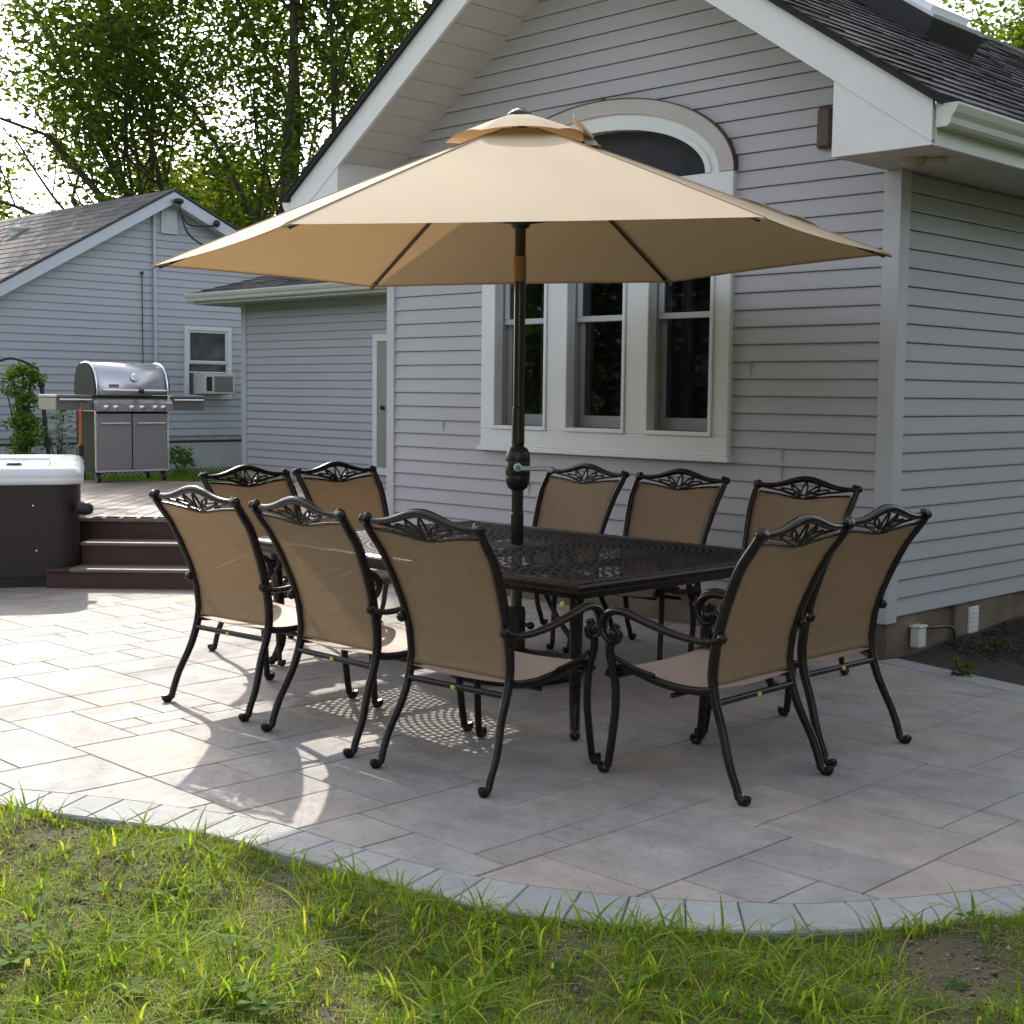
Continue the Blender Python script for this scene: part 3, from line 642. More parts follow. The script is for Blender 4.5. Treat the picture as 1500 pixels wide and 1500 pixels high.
# louvre vent
a, c = gx(235, 293, NX + .02), gx(259, 344, NX + .02)
b = NB(); b.bbox((NX, a.y, c.z), (NX + .05, c.y, a.z), .006); LV = b.build('gable_vent', mat('vent_white', (.62, .64, .66), .5))
b = NB(); 
for k in range(9): zz = c.z + .05 + k * (a.z - c.z - .1) / 9; b.box((NX + .05, a.y + .05, zz), (NX + .062, c.y - .05, zz + .028))
b.build('slat', mat('vent_slat', (.68, .70, .72), .5), LV)
# window and air conditioner
a, c = gx(268, 477, NX), gx(337, 583, NX); y0, y1, z0, z1 = a.y, c.y, c.z - .02, a.z
b = NB()
def fry(b, y0, y1, z0, z1, t, x0, x1):
    b.bbox((x0, y0, z0), (x1, y1, z0 + t), .004); b.bbox((x0, y0, z1 - t), (x1, y1, z1), .004); b.bbox((x0, y0, z0 + t), (x1, y0 + t, z1 - t), .004); b.bbox((x0, y1 - t, z0 + t), (x1, y1, z1 - t), .004)
fry(b, y0, y1, z0, z1, .07, NX, NX + .06); nw = b.build('window', TRIM)
b = NB(); fry(b, y0 + .07, y1 - .07, z0 + (z1 - z0) * .50, z1 - .07, .035, NX, NX + .04); b.build('sash', TRIM, nw)
b = NB(); fry(b, y0 + .07, y1 - .07, z0 + (z1 - z0) * .36, z0 + (z1 - z0) * .50, .02, NX, NX + .03); b.build('sash', TRIM, nw)
b = NB(); b.box((NX - .0, y0 + .07, z0 + .07), (NX + .018, y1 - .07, z1 - .07)); b.build('pane', mat('neighbour_glass', (.06, .075, .085), .12, var=.6, scale=4, coat=1), nw)
for o_ in (): pass
ac = thing('window_air_conditioner', 'small pale air conditioner sitting in the neighbour window sill', 'air conditioner', (NX + .06, (y0 + y1) / 2 + .02, z0 + .08))
hw = (y1 - y0) * .33
b = MB(); b.bbox((-.1, -hw, 0), (.28, hw, .33), .012); b.build('casing', mat('ac_casing', (.62, .62, .60), .5), ac)
b = MB(); b.bbox((.28, -hw * .35, .04), (.287, hw * .85, .29), .002)
for k in range(9): b.box((.287, -hw * .33, .055 + k * .025), (.291, hw * .83, .064 + k * .025))
b.build('grille', mat('ac_grille', (.22, .22, .23), .6), ac)
b = MB(); b.box((.28, -hw * .85, .05), (.284, -hw * .5, .28)); b.build('side_slot', BLACKP, ac)
b = MB(); b.tube([(.02, .1, 0), (.15, .12, -.10), (.0, .14, -.16)], .012, 6); b.build('bracket', FENCE, ac)
# conduit and cable
p0 = gx(224, 300, NX + .05); p1 = gx(228, 530, NX + .05); p2 = gx(243, 284, NX + .16)
b = NB(); b.tube([(NX + .05, p1.y, .5), (NX + .05, p1.y, p0.z - .1)] + spline([(NX + .05, p1.y, p0.z - .1), (NX + .05, p1.y + .02, p0.z + .02), (NX + .1, p1.y + .12, p0.z + .12), (NX + .3, ym - .03, pk.z - .16)], 5), .027, 8); b.build('conduit', mat('pale_conduit', (.50, .54, .60), .5))
b = NB(); b.ball((NX + .32, ym + .03, pk.z - .17), .07, 8, (1, 1.4, .7)); b.tube(spline([(NX + .32, ym + .04, pk.z - .18), (NX + .35, ym + .15, pk.z - .62), (NX + .34, ym + .5, pk.z - .82), (NX + .32, ym + .85, pk.z - .76)], 6), .016, 6)
b.tube(spline([(NX + .32, ym + .04, pk.z - .2), (NX + .3, ym + .2, pk.z - .5), (NX + .3, ym + .6, pk.z - .5), (NX + .3, ym + .75, pk.z - .45)], 6), .014, 6)
b.ball((NX + .32, ym + .72, pk.z - .45), .06, 8); b.ball((NX + .32, ym + .87, pk.z - .76), .06, 8, (1, 1.3, .8)); b.build('service_cable', BLACKP)
p0 = gx(208, 400, NX + .03); b = NB(); b.tube([(NX + .03, p0.y, .9), (NX + .03, p0.y, p0.z)], .008, 6); b.ball((NX + .03, p0.y, p0.z), .03, 8); b.build('ground_wire', FENCED)
# ================================================================ FENCE
FX = -17.9
fe = thing('chain_link_fence', 'low chain link fence with top rail in front of the neighbour house', 'fence', (FX, 12, .2))
y0, y1 = 6.4, 13.2; z0, z1 = .12, .735
b = MB(); b.tube([(0, y0 - 12, z1 - .2), (0, y1 - 12, z1 - .2)], .02, 8); b.build('top_rail', FENCED, fe)
b = MB(); sp_ = .072; n = int((y1 - y0 + 1) / sp_)
hgt = z1 - z0
for k in range(-10, n):
    for sg in (1, -1):
        ya = y0 - 12 + k * sp_; yb = ya + hgt * sg
        if sg == -1: ya, yb = ya, ya - hgt
        za, zb = z0 - .2, z1 - .2; lo, hi = y0 - 12, y1 - 12
        pa, pb = Vector((0, ya, za)), Vector((0, yb, zb))
        if min(ya, yb) < lo or max(ya, yb) > hi: continue
        b.tube([pa, pb], .0055, 4, cap=False)
b.build('wire_mesh', FENCE, fe)
for yy in (gx(86, 640, FX).y, gx(300, 640, FX).y + .95, 7.0):
    b = MB(); b.tube([(0, yy - 12, -.3), (0, yy - 12, z1 - .18)], .03, 8); b.ball((0, yy - 12, z1 - .16), .035, 8); b.build('post', FENCED, fe)
hk = thing('plant_hook', 'slim dark post with a hanging hook arm between the vine and the grill', 'post', (gx(78, 700, -17.2).x, gx(80, 700, -17.2).y, .1))
b = MB(); b.tube([(0, 0, 0), (0, -.10, .72), (0, -.16, 1.42)], .028, 8); b.build('post', FENCED, hk)
b = MB(); b.ball((0, -.16, 1.44), .05, 8); b.build('finial', FENCED, hk)
# ================================================================ DECK, STEPS, TUB
DZ = .485
dk = thing('deck', 'raised deck of grey brown composite boards behind the steps', 'deck', ld(-3, 10.9, 0), math.radians(45))
D0 = 10.86
def toD(lat, dep, z): return (lat + 3, dep - 10.9, z)
b = MB(); lat = -6.6; boards = []
while lat < -.2:
    l1 = lat + .135
    far = 15.3
    # clip boards against the house left side wall (x = XL): lat = dep*... x=(lat-dep)*S >= XL is inside the house
    dmin = D0
    need = lat - XL / S                                     # depth where the board meets the wall line x = XL
    dmin = max(D0, need + .03 + .14)
    if dmin < far: b.bbox(toD(lat, dmin, DZ - .03), toD(l1 - .006, far, DZ), .004, random.random())
    lat = l1
b.build('deck_board', DECK, dk)
b = MB(); b.box(toD(-6.5, D0 + .04, .0), toD(-3.2, 15.25, DZ - .032)); b.box(toD(-3.2, D0 + .04 + .0, .0), toD(-1.75, 15.25, DZ - .034)); b.build('deck_skirt', DECKD, dk)
st = thing('deck_steps', 'dark brown wooden steps with pale tread edges leading up to the deck', 'steps', ld(-3, 10.3, 0), math.radians(45))
b = MB(); rz_ = [0, .15, .32, DZ]
lefts = [-3.50, -3.32, -3.32]; rights = [-1.72] * 3
for i in range(3):
    d0 = .28 * i; b.bbox((lefts[i] + 3, d0 + .03, rz_[i] - (0 if i == 0 else .03)), (rights[i] + 3, d0 + .05, rz_[i + 1] - .026), .002)
    b.box((lefts[i] + 3, d0 + .05, 0), (lefts[i] + 3.02, .84, rz_[i + 1] - .026)); b.box((rights[i] + 2.98, d0 + .05, 0), (rights[i] + 3, .84, rz_[i + 1] - .026))
b.build('riser', DECKD, st)
for i in range(3):
    b = MB(); b.bbox((-3.32 + 3, .28 * i, rz_[i + 1] - .026), (rights[i] + 3 + .02, .28 * i + .14 - .003, rz_[i + 1]), .006)
    if i < 2: b.bbox((-3.32 + 3, .28 * i + .14, rz_[i + 1] - .026), (rights[i] + 3 + .02, .28 * i + .30, rz_[i + 1]), .006)
    b.build('tread', NOSE, st)
b = MB(); b.bbox((-3.5 + 3, .0, .124), (-3.323 + 3, .3, .149), .004); b.build('side_tread', DECKD, st)
# hot tub, turned so that its right side runs away from the camera
tb_ang = math.radians(17)
cor = ld(-3.30, 10.42)
tub = thing('hot_tub', 'hot tub with white shell rim and dark brown cabinet at the patio left edge', 'hot tub', cor, math.radians(45) + tb_ang)
SZ = 2.15
def rrect(x0, x1, y0, y1, r, z, n=7):
    P = []
    for (cx, cy, a0) in ((x1 - r, y0 + r, -90), (x1 - r, y1 - r, 0), (x0 + r, y1 - r, 90), (x0 + r, y0 + r, 180)):
        for i in range(n + 1): a = math.radians(a0 + 90 * i / n); P.append(Vector((cx + r * math.cos(a), cy + r * math.sin(a), z)))
    return P
def loft(b, rings, capb=False, capt=False, smooth=True):
    n = len(rings[0]); V = [p for R in rings for p in R]
    b.add(V, [(i * n + k, i * n + (k + 1) % n, (i + 1) * n + (k + 1) % n, (i + 1) * n + k) for i in range(len(rings) - 1) for k in range(n)], smooth)
    if capt: b.add(rings[-1], [tuple(range(n))])
    if capb: b.add(rings[0], [tuple(range(n))[::-1]])
def tr(e, r, z): return rrect(-SZ - e, .03 + e, -.0 - e, SZ + e, r + e, z)
b = MB(); loft(b, [tr(-.03, .16, .08), tr(-.0, .16, .085), tr(-.0, .16, .80), tr(-.02, .16, .80)], True, False, False)
b.build('cabinet', TUBC, tub)
b = MB(); loft(b, [tr(-.06, .16, .0), tr(-.06, .16, .1)], False, False, False); b.build('plinth', BLACKP, tub)
b = MB(); loft(b, [tr(-.01, .16, .775), tr(.02, .16, .775), tr(.035, .16, .785), tr(.035, .16, .815), tr(.028, .16, .823), tr(.03, .16, .832), tr(.03, .16, .860), tr(.022, .16, .868), tr(.02, .16, .875), tr(.0, .16, .898), tr(-.04, .16, .908), tr(-.10, .18, .906), tr(-.19, .25, .898), tr(-.23, .30, .88), tr(-.25, .3, .80), tr(-.3, .3, .5)]); b.build('shell', TUBW, tub)
b = MB(); R = tr(-.245, .3, .865); b.add(R, [tuple(range(len(R)))]); b.build('water', WATER, tub)
for xx in (-.17, -1.2): 
    b = MB(); b.box((xx, -.006, .1), (xx + .012, .004, .77)); b.build('panel_seam', BLACKP, tub)
for (xx, zz) in ((-.3, .62), (-.28, .28), (-1.0, .62), (-1.0, .28)):
    b = MB(); b.ball((xx, -.004, zz), .011, 8); b.build('screw', CHROME, tub)
b = MB(); b.tube([(.02, .03, .60), (.085, .03, .59)], .05, 14); b.ball((.085, .03, .59), .05, 14); b.build('cover_bracket', BLACKP, tub)
b = MB(); b.lathe([(.06, 0), (.055, .018), (.03, .025), (0, .026)], 14, (-.45, .42, .90)); b.build('control_dial', BLACKP, tub)
# ================================================================ GRILL
ga, gb = gz(147, 714, DZ), gz(228, 709, DZ); gang = math.radians(45 + 39)
gm = thing('gas_grill', 'stainless steel gas grill with closed lid and side shelves on the deck', 'gas grill', gz(180, 704, DZ), gang); gm.scale = (1.07, 1.07, 1.07)
ww = .39; dp = .50
b = MB(); b.bbox((-ww, -dp / 2 + .02, .12), (-ww + .02, dp / 2, .74), .004); b.bbox((ww - .02, -dp / 2 + .02, .12), (ww, dp / 2, .74), .004); b.bbox((-ww, dp / 2 - .02, .12), (ww, dp / 2, .74), .004); b.bbox((-ww, -dp / 2 + .02, .10), (ww, dp / 2, .12), .004); b.build('cabinet', GRILLG, gm)
for sgn in (-1, 1):
    x0, x1 = sorted((sgn * .006, sgn * (ww - .006)))
    b = MB(); b.bbox((x0, -dp / 2 - .005, .13), (x1, -dp / 2 + .015, .70), .004); dr = b.build('door', STEELD, gm)
    b = MB(); b.tube([(x0 + .04, -dp / 2 - .035, .60), (x1 - .04, -dp / 2 - .035, .60)], .011, 8)
    for xx in (x0 + .05, x1 - .05): b.tube([(xx, -dp / 2 - .035, .60), (xx, -dp / 2, .60)], .007, 6)
    b.build('handle', CHROME, dr)
b = MB(); b.bbox((-ww - .0, -dp / 2 - .008, .105), (ww, -dp / 2 + .01, .128), .003); b.bbox((-ww - .004, -dp / 2 - .012, .128), (-ww + .008, -dp / 2 + .01, .74), .002); b.bbox((ww - .008, -dp / 2 - .012, .128), (ww + .004, -dp / 2 + .01, .74), .002); b.build('trim_strip', CHROME, gm)
b = MB(); b.prism([(-ww - .03, -dp / 2 - .06, .72), (-ww - .03, -dp / 2 - .055, .80), (-ww - .03, -dp / 2 + .02, .88), (-ww - .03, dp / 2, .88), (-ww - .03, dp / 2, .72)], (2 * ww + .06, 0, 0)); b.build('control_panel', mat('panel_steel', (.38, .37, .37), .3, .85, var=.15, scale=14), gm)
for xx in (-.30, -.20, -.03, .08, .22, .31):
    b = MB(); b.lathe([(.030, 0), (.030, .01), (.022, .014), (.020, .035), (0, .036)], 14, (xx, -dp / 2 - .058, .762), (0, -1, .05)); b.build('knob', CHROME, gm)
# lid
b = MB(); prof = [(-.27, .885), (-.275, .93), (-.262, 1.01), (-.225, 1.10), (-.165, 1.165), (-.09, 1.20), (0, 1.21), (.10, 1.20), (.18, 1.16), (.23, 1.08), (.25, .98), (.25, .885)]
n = len(prof); lw = .375
V = [(-lw, y, z) for y, z in prof] + [(lw, y, z) for y, z in prof]
b.add(V, [(i, i + 1, n + i + 1, n + i) for i in range(n - 1)], True); lid = b.build('lid', STEEL, gm, solid=.006)
b = MB()
LE = mat('lid_end_cast', (.035, .037, .03), .6, 0, spec=.15)
for sx in (-1, 1):
    b = MB(); b.prism([(sx * lw, y * 1.015, z) for y, z in prof], (sx * .028, 0, 0)); b.build('lid_end', LE, lid)
    b = MB(); b.tube([(sx * (lw + .004), y * 1.03, z + .004) for y, z in prof], .012, 6); b.build('lid_edge', CHROME, lid)
b = MB(); b.tube([(-.34, -.315, .93), (.34, -.315, .93)], .014, 10)
for xx in (-.3, .3): b.tube([(xx, -.315, .93), (xx, -.268, .935)], .01, 6)
b.build('lid_handle', CHROME, lid)
b = MB(); b.lathe([(.042, 0), (.042, .012), (.034, .016)], 18, (.03, -.258, 1.06), (0, -.93, .35)); b.build('thermometer', CHROME, lid)
b = MB(); b.lathe([(.030, .0165), (0, .017)], 18, (.03, -.258, 1.06), (0, -.93, .35)); b.build('dial_face', PLASTW, lid)
b = MB(); b.bbox((-.255, -.281, .955), (-.145, -.268, .998), .006); pt_ = b.build('name_plate', mat('plate', (.5, .5, .54), .3, .8), lid)
cu = bpy.data.curves.new('t', 'FONT'); cu.body = 'weber'; cu.size = .038; cu.align_x = 'CENTER'; cu.extrude = .0008; to = bpy.data.objects.new('t', cu); C.objects.link(to)
bpy.context.view_layer.update(); me = bpy.data.meshes.new_from_object(to); bpy.data.objects.remove(to); me.materials.append(BLACKP); lt = bpy.data.objects.new('lettering', me); C.objects.link(lt); lt.parent = lid
lt.location = (-.20, -.2825, .968); lt.rotation_euler = (math.radians(90), 0, 0)
b = MB(); b.bbox((.04, -.345, .90), (.10, -.29, .95), .012); b.build('latch', BLACKP, gm)
for sx in (-1, 1):
    x0, x1 = sorted((sx * (ww + .032), sx * (ww + .40)))
    b = MB(); b.bbox((x0, -dp / 2 - .03, .85), (x1, dp / 2 - .03, .885), .008); b.bbox((x0, -dp / 2 - .02, .73), (x1, -dp / 2 + .0, .85), .004); b.bbox(((x0 if sx < 0 else x1 - .02), -dp / 2, .73), ((x0 + .02 if sx < 0 else x1), dp / 2 - .04, .85), .004)
    sh = b.build('side_shelf', mat('shelf_steel', (.20, .195, .18), .4, .6), gm)
    b = MB(); b.tube([(x0 + .02, -dp / 2 - .045, .835), (x1 - .02, -dp / 2 - .045, .835)], .012, 8); b.build('shelf_rail', CHROME, sh)
for sx in (-1, 1):
    for sy in (-1, 1):
        b = MB(); b.tube([(sx * (ww - .04) - .018, sy * (dp / 2 - .05), .048), (sx * (ww - .04) + .018, sy * (dp / 2 - .05), .048)], .047, 16); b.build('caster', BLACKP, gm)
        b = MB(); b.bbox((sx * (ww - .04) - .024, sy * (dp / 2 - .05) - .02, .05), (sx * (ww - .04) + .024, sy * (dp / 2 - .05) + .02, .105), .004); b.build('caster_fork', BLACKP, gm)
br = thing('grill_brush', 'orange handled grill brush hanging from the left shelf of the grill', 'grill brush')
bpy.context.view_layer.update(); gM = Matrix.Translation(gz(180, 704, DZ)) @ Matrix.Rotation(gang, 4, 'Z'); p = gM @ Vector((-.62, -.36, .84)); br.location = p
b = MB(); b.tube(spline([(0, 0, -.02), (.01, 0, -.2), (.0, 0, -.42)], 5), .018, 8, flat=.6); b.build('handle', ORANGE, br)
b = MB(); b.bbox((-.025, -.03, -.54), (.03, .03, -.42), .008); b.build('head', BLACKP, br)
b = MB(); b.tube(spline([(0, 0, -.02), (-.02, .0, .03), (.0, .03, .05), (.02, .08, .02)], 4), .004, 6); b.build('loop', BLACKP, br)
# ================================================================ TABLE
TX0, TX1, TY0, TY1, TZ = -6.32, -3.87, 4.27, 5.98, .70
TCX, TCY = -5.18, 5.22
tb = thing('dining_table', 'large rectangular dark cast metal patio table with pierced lattice top', 'table', (TCX, TCY, 0))
def lattice(n, l, tc):
    sx = n.new('ShaderNodeSeparateXYZ'); l.new(tc.outputs['Object'], sx.inputs[0]); x, y = sx.outputs[0], sx.outputs[1]
    r = M_(n, l, 'SQRT', M_(n, l, 'ADD', M_(n, l, 'MULTIPLY', x, x), M_(n, l, 'MULTIPLY', y, y))); P = .036
    k = M_(n, l, 'DIVIDE', r, P); fr = M_(n, l, 'FRACT', k); ki = M_(n, l, 'FLOOR', k)
    th = M_(n, l, 'ARCTAN2', y, x)
    cnt = M_(n, l, 'ROUND', M_(n, l, 'MULTIPLY', M_(n, l, 'ADD', ki, .5), 2 * math.pi * P / .05)); 
    ca = M_(n, l, 'FRACT', M_(n, l, 'MULTIPLY', M_(n, l, 'ADD', M_(n, l, 'DIVIDE', th, 2 * math.pi), M_(n, l, 'MULTIPLY', ki, .137)), cnt))
    e = M_(n, l, 'ADD', M_(n, l, 'POWER', M_(n, l, 'DIVIDE', M_(n, l, 'SUBTRACT', fr, .5), .36), 2.), M_(n, l, 'POWER', M_(n, l, 'DIVIDE', M_(n, l, 'SUBTRACT', ca, .5), .35), 2.))
    h = M_(n, l, 'LESS_THAN', e, 1.)
    big = M_(n, l, 'GREATER_THAN', r, .16)
    nx = M_(n, l, 'LESS_THAN', M_(n, l, 'ABSOLUTE', M_(n, l, 'SUBTRACT', x, (TX0 + TX1) / 2 - TCX)), (TX1 - TX0) / 2 - .10); ny = M_(n, l, 'LESS_THAN', M_(n, l, 'ABSOLUTE', M_(n, l, 'SUBTRACT', y, (TY0 + TY1) / 2 - TCY)), (TY1 - TY0) / 2 - .10)
    return M_(n, l, 'MULTIPLY', M_(n, l, 'MULTIPLY', h, big), M_(n, l, 'MULTIPLY', nx, ny))
LAT = mat('pierced_lattice_metal', (.013, .011, .012), .62, .0, spec=.3, var=.2, scale=20, bump=.3, bscale=60, holes=lattice)
x0, x1, y0, y1 = TX0 - TCX, TX1 - TCX, TY0 - TCY, TY1 - TCY
b = MB()
for dz_ in (.004, .0085): b.add([(x0 + .05, y0 + .05, TZ - dz_), (x1 - .05, y0 + .05, TZ - dz_), (x1 - .05, y1 - .05, TZ - dz_), (x0 + .05, y1 - .05, TZ - dz_)], [(0, 1, 2, 3)])
b.build('table_top', LAT, tb)
b = MB()
prof = [(0.06, -.012), (.055, .0), (.03, .002), (.014, -.004), (.004, -.004), (-.004, -.012), (-.004, -.03), (.006, -.04), (.03, -.042), (.04, -.07), (.06, -.07)]
R = [[Vector((a + i, c + j, TZ + z)) for (a, c, i, j) in ((x0, y0, d, d), (x1, y0, -d, d), (x1, y1, -d, -d), (x0, y1, d, -d))] for d, z in prof]
loft(b, R, smooth=False); b.build('table_rim', ALU, tb)
b = MB()                                                    # raised ribs under the top
for k in range(1, 4): xx = x0 + (x1 - x0) * k / 4; b.bbox((xx - .012, y0 + .05, TZ - .05), (xx + .012, y1 - .05, TZ - .012), .003)
b.build('cross_bar', ALU, tb)
for (px_, py_, sx, sy) in ((x0 + .13, y0 + .13, -1, -1), (x1 - .13, y0 + .13, 1, -1), (x1 - .13, y1 - .13, 1, 1), (x0 + .13, y1 - .13, -1, 1)):
    b = MB(); ps = spline([(px_, py_, TZ - .03), (px_ + .01 * sx, py_ + .01 * sy, .55), (px_ - .0 * sx, py_ - .0 * sy, .35), (px_ - .01 * sx, py_ - .01 * sy, .15), (px_ + .02 * sx, py_ + .02 * sy, .03)], 5)
    b.tube(ps, [.036 - .014 * i / len(ps) for i in range(len(ps))], 8); b.ball((px_ + .03 * sx, py_ + .03 * sy, .026), .026, 8)
    b.tube(spline([(px_ - .03 * sx, py_ - .0 * sy, TZ - .26), (px_ - .12 * sx, py_, TZ - .17), (px_ - .20 * sx, py_, TZ - .06)], 4), .012, 6)
    b.build('leg', ALU, tb)
b = MB(); b.ball((x1 - .09, y0 + .0, TZ - .095), .014, 8, (1, 1, 1.4)); b.build('tag', TAG, tb)
# umbrella base
ub = thing('umbrella_base', 'heavy round black umbrella base standing on the paving under the table', 'umbrella base', (TCX, TCY, 0))
b = MB(); b.lathe([(.355, 0), (.37, .02), (.365, .05), (.33, .07), (.20, .09), (.08, .12), (.045, .14)], 40); b.build('weight', mat('base_bronze', (.02, .018, .018), .5, .2, bump=.3, bscale=30), ub)
b = MB(); b.lathe([(.05, .12), (.05, .34), (.044, .36)], 18); b.build('sleeve', POLEM, ub)
b = MB(); b.tube([(.04, 0, .27), (.10, 0, .27)], .01, 8); b.ball((.11, 0, .27), .022, 8); b.build('knob', POLEM, ub)
# ================================================================ UMBRELLA
UM = thing('patio_umbrella', 'tan six panel market umbrella open on a black pole through the table', 'umbrella', (TCX, TCY, 0), math.radians(45))
pr = .034
b = MB(); b.lathe([(.030, .14), (.030, .70), (.034, .70), (.034, .86), (.031, .865), (.031, 1.00)], 24, sharp=True); b.build('lower_pole', POLE, UM)
b = MB(); b.lathe([(.029, 1.0), (.029, 1.20), (.0345, 1.24), (.033, 1.42), (.030, 1.425), (.030, 2.09)], 24, sharp=True); b.lathe([(.029, 2.1), (.029, 2.88)], 20); b.build('pole', POLE, UM)
b = MB(); b.lathe([(.034, .985), (.052, 1.0), (.063, 1.03), (.066, 1.06), (.0645, 1.064), (.066, 1.068), (.066, 1.135), (.0645, 1.139), (.066, 1.143), (.063, 1.18), (.052, 1.205), (.038, 1.215)], 28); ck = b.build('crank_housing', POLEM, UM)
b = MB(); b.lathe([(.022, 0), (.022, .016), (.016, .02)], 18, (0, -.064, 1.11), (0, -1, 0)); b.build('crank_hub', PLASTW, ck)
b = MB(); b.lathe([(.015, .0205), (.008, .021)], 18, (0, -.064, 1.11), (0, -1, 0)); b.build('badge', TEAL, ck)
b = MB(); b.box((.006, -.0865, 1.100), (.011, -.0855, 1.12)); b.build('badge_mark', REDM, ck)
b = MB(); b.bbox((.012, -.084, 1.092), (.165, -.07, 1.118), .006); b.ball((.17, -.08, 1.10), .018, 12); b.tube([(.17, -.08, 1.10), (.17, -.105, 1.10)], .009, 8); b.build('crank_handle', mat('pale_handle', (.5, .5, .51), .35, .2), ck)
b = MB(); b.lathe([(.0335, 2.085), (.0335, 2.21), (.031, 2.215)], 20); b.build('tilt_joint', GOLD, UM)
RU, ZEU, ZT = 1.935, 2.195, 2.90
b = MB(); b.lathe([(.04, 2.36), (.05, 2.37), (.05, 2.41), (.036, 2.42)], 18); b.build('runner_hub', POLEM, UM)
can = bpy.data.objects.new('canopy_pivot', None)
bpy.data.objects.remove(can)
tiltM = Matrix.Translation((0, 0, 2.5)) @ Matrix.Rotation(math.radians(-1.5), 4, 'Y') @ Matrix.Translation((0, 0, -2.5))
def hexv(k, r, z): a = math.radians(60 * k); return Vector((r * math.cos(a), r * math.sin(a), z))
def canz(t, sag=0.): return ZT - (ZT - ZEU) * (t ** 1.04) 
def canp(k, t, s):           # sector k, t 0..1 from apex to edge, s 0..1 across
    a, c = hexv(k, RU * t, 0), hexv(k + 1, RU * t, 0); p = a.lerp(c, s); w_ = 4 * s * (1 - s)
    z = canz(t) + .0 - .010 * w_ * t + .0
    ctr = p * (-.055 * w_ * t ** 3); p = p + ctr * .55; z = z + .012 * w_ * t ** 3
    return Vector((p.x, p.y, z))
b = MB()
for k in range(6):
    b.grid(lambda u, v: tiltM @ canp(k, .07 + v * .93, u), 16, 22)
cn = b.build('canopy', CANV, UM)
bpy.context.view_layer.update()
b = MB()
for k in range(6):           # hem folded under
    P = [tiltM @ canp(k, 1.0, i / 24) for i in range(25)]; Q = [tiltM @ (canp(k, .985, i / 24) - Vector((0, 0, .006))) for i in range(25)]
    b.add(P + Q, [(i, i + 1, 26 + i, 25 + i) for i in range(24)], True)
    a_ = [tiltM @ (canp(k, t / 12, 0) + Vector((0, 0, .002))) for t in range(1, 13)]; b.tube(a_, .004, 5)
b.build('seam', CANVD, cn)
b = MB()                      # vent cap with flared ruffle
random.seed(3)
def ventp(k, t, s):
    R_ = .39 * t; a, c = hexv(k, R_, 0), hexv(k + 1, R_, 0); p = a.lerp(c, s); w_ = 4 * s * (1 - s)
    z = ZT + .045 - .14 * t ** 1.5 + (.0 + .026 * w_ * t ** 3 * (1 if k % 2 else .7)); 
    return Vector((p.x, p.y, z))
for k in range(6): b.grid(lambda u, v: tiltM @ ventp(k, v, u), 12, 8)
b.build('vent_cap', CANV, UM)
b = MB(); b.grid(lambda u, v: tiltM @ (hexv(0, .40, 2.80) + Vector((-.02 - .10 * u, -.06 + .12 * v, .11 * u + .03 * math.sin(v * 3.1)))), 4, 4); b.grid(lambda u, v: tiltM @ (hexv(0, .42, 2.77) + Vector((-.09 + .0 * u, -.08 * (1 - u) * (1 if v > .5 else 1), .0)) + Vector((.09 * v, .02, .12 * (1 - v) * u))), 3, 3); b.build('vent_corner', CANVD, UM, solid=.004)
b = MB(); c_ = tiltM @ Vector((0, 0, ZT + .03)); b.lathe([(.062, 0), (.066, .008), (.06, .02), (.035, .035), (.02, .045), (0, .047)], 20, c_); b.build('finial', POLE, UM)
for k in range(6):
    b = MB(); P = [tiltM @ (canp(k, t, 0) - Vector((0, 0, .018))) for t in (.03, .3, .6, .9, .985)]; b.tube(P, .0095, 6, flat=1.2); rb = b.build('rib', POLE, UM)
    b = MB(); q = tiltM @ (canp(k, .5, 0) - Vector((0, 0, .025))); h0 = hexv(k, .045, 2.39); b.tube([h0, q], .0085, 6); b.build('strut', POLE, rb)
    b = MB(); q0, q1 = tiltM @ (canp(k, .955, 0) - Vector((0, 0, .016))), tiltM @ (canp(k, 1.003, 0) - Vector((0, 0, .006))); b.tube([q0, q1], [.020, .014], 6, flat=.6); b.build('rib_pocket', CANVD, rb)
# tie strap lying along the right panel
b = MB(); 
def strap(u, v):
    t = .60 + u * .27; p = canp(0, t, .02 + .05 * v + .008 * math.sin(u * 9)); return tiltM @ (p + Vector((0, 0, .018 + .014 * abs(math.sin(u * 7 + v)))))
b.grid(strap, 24, 2); b.build('tie_strap', CANVD, UM, solid=.006)
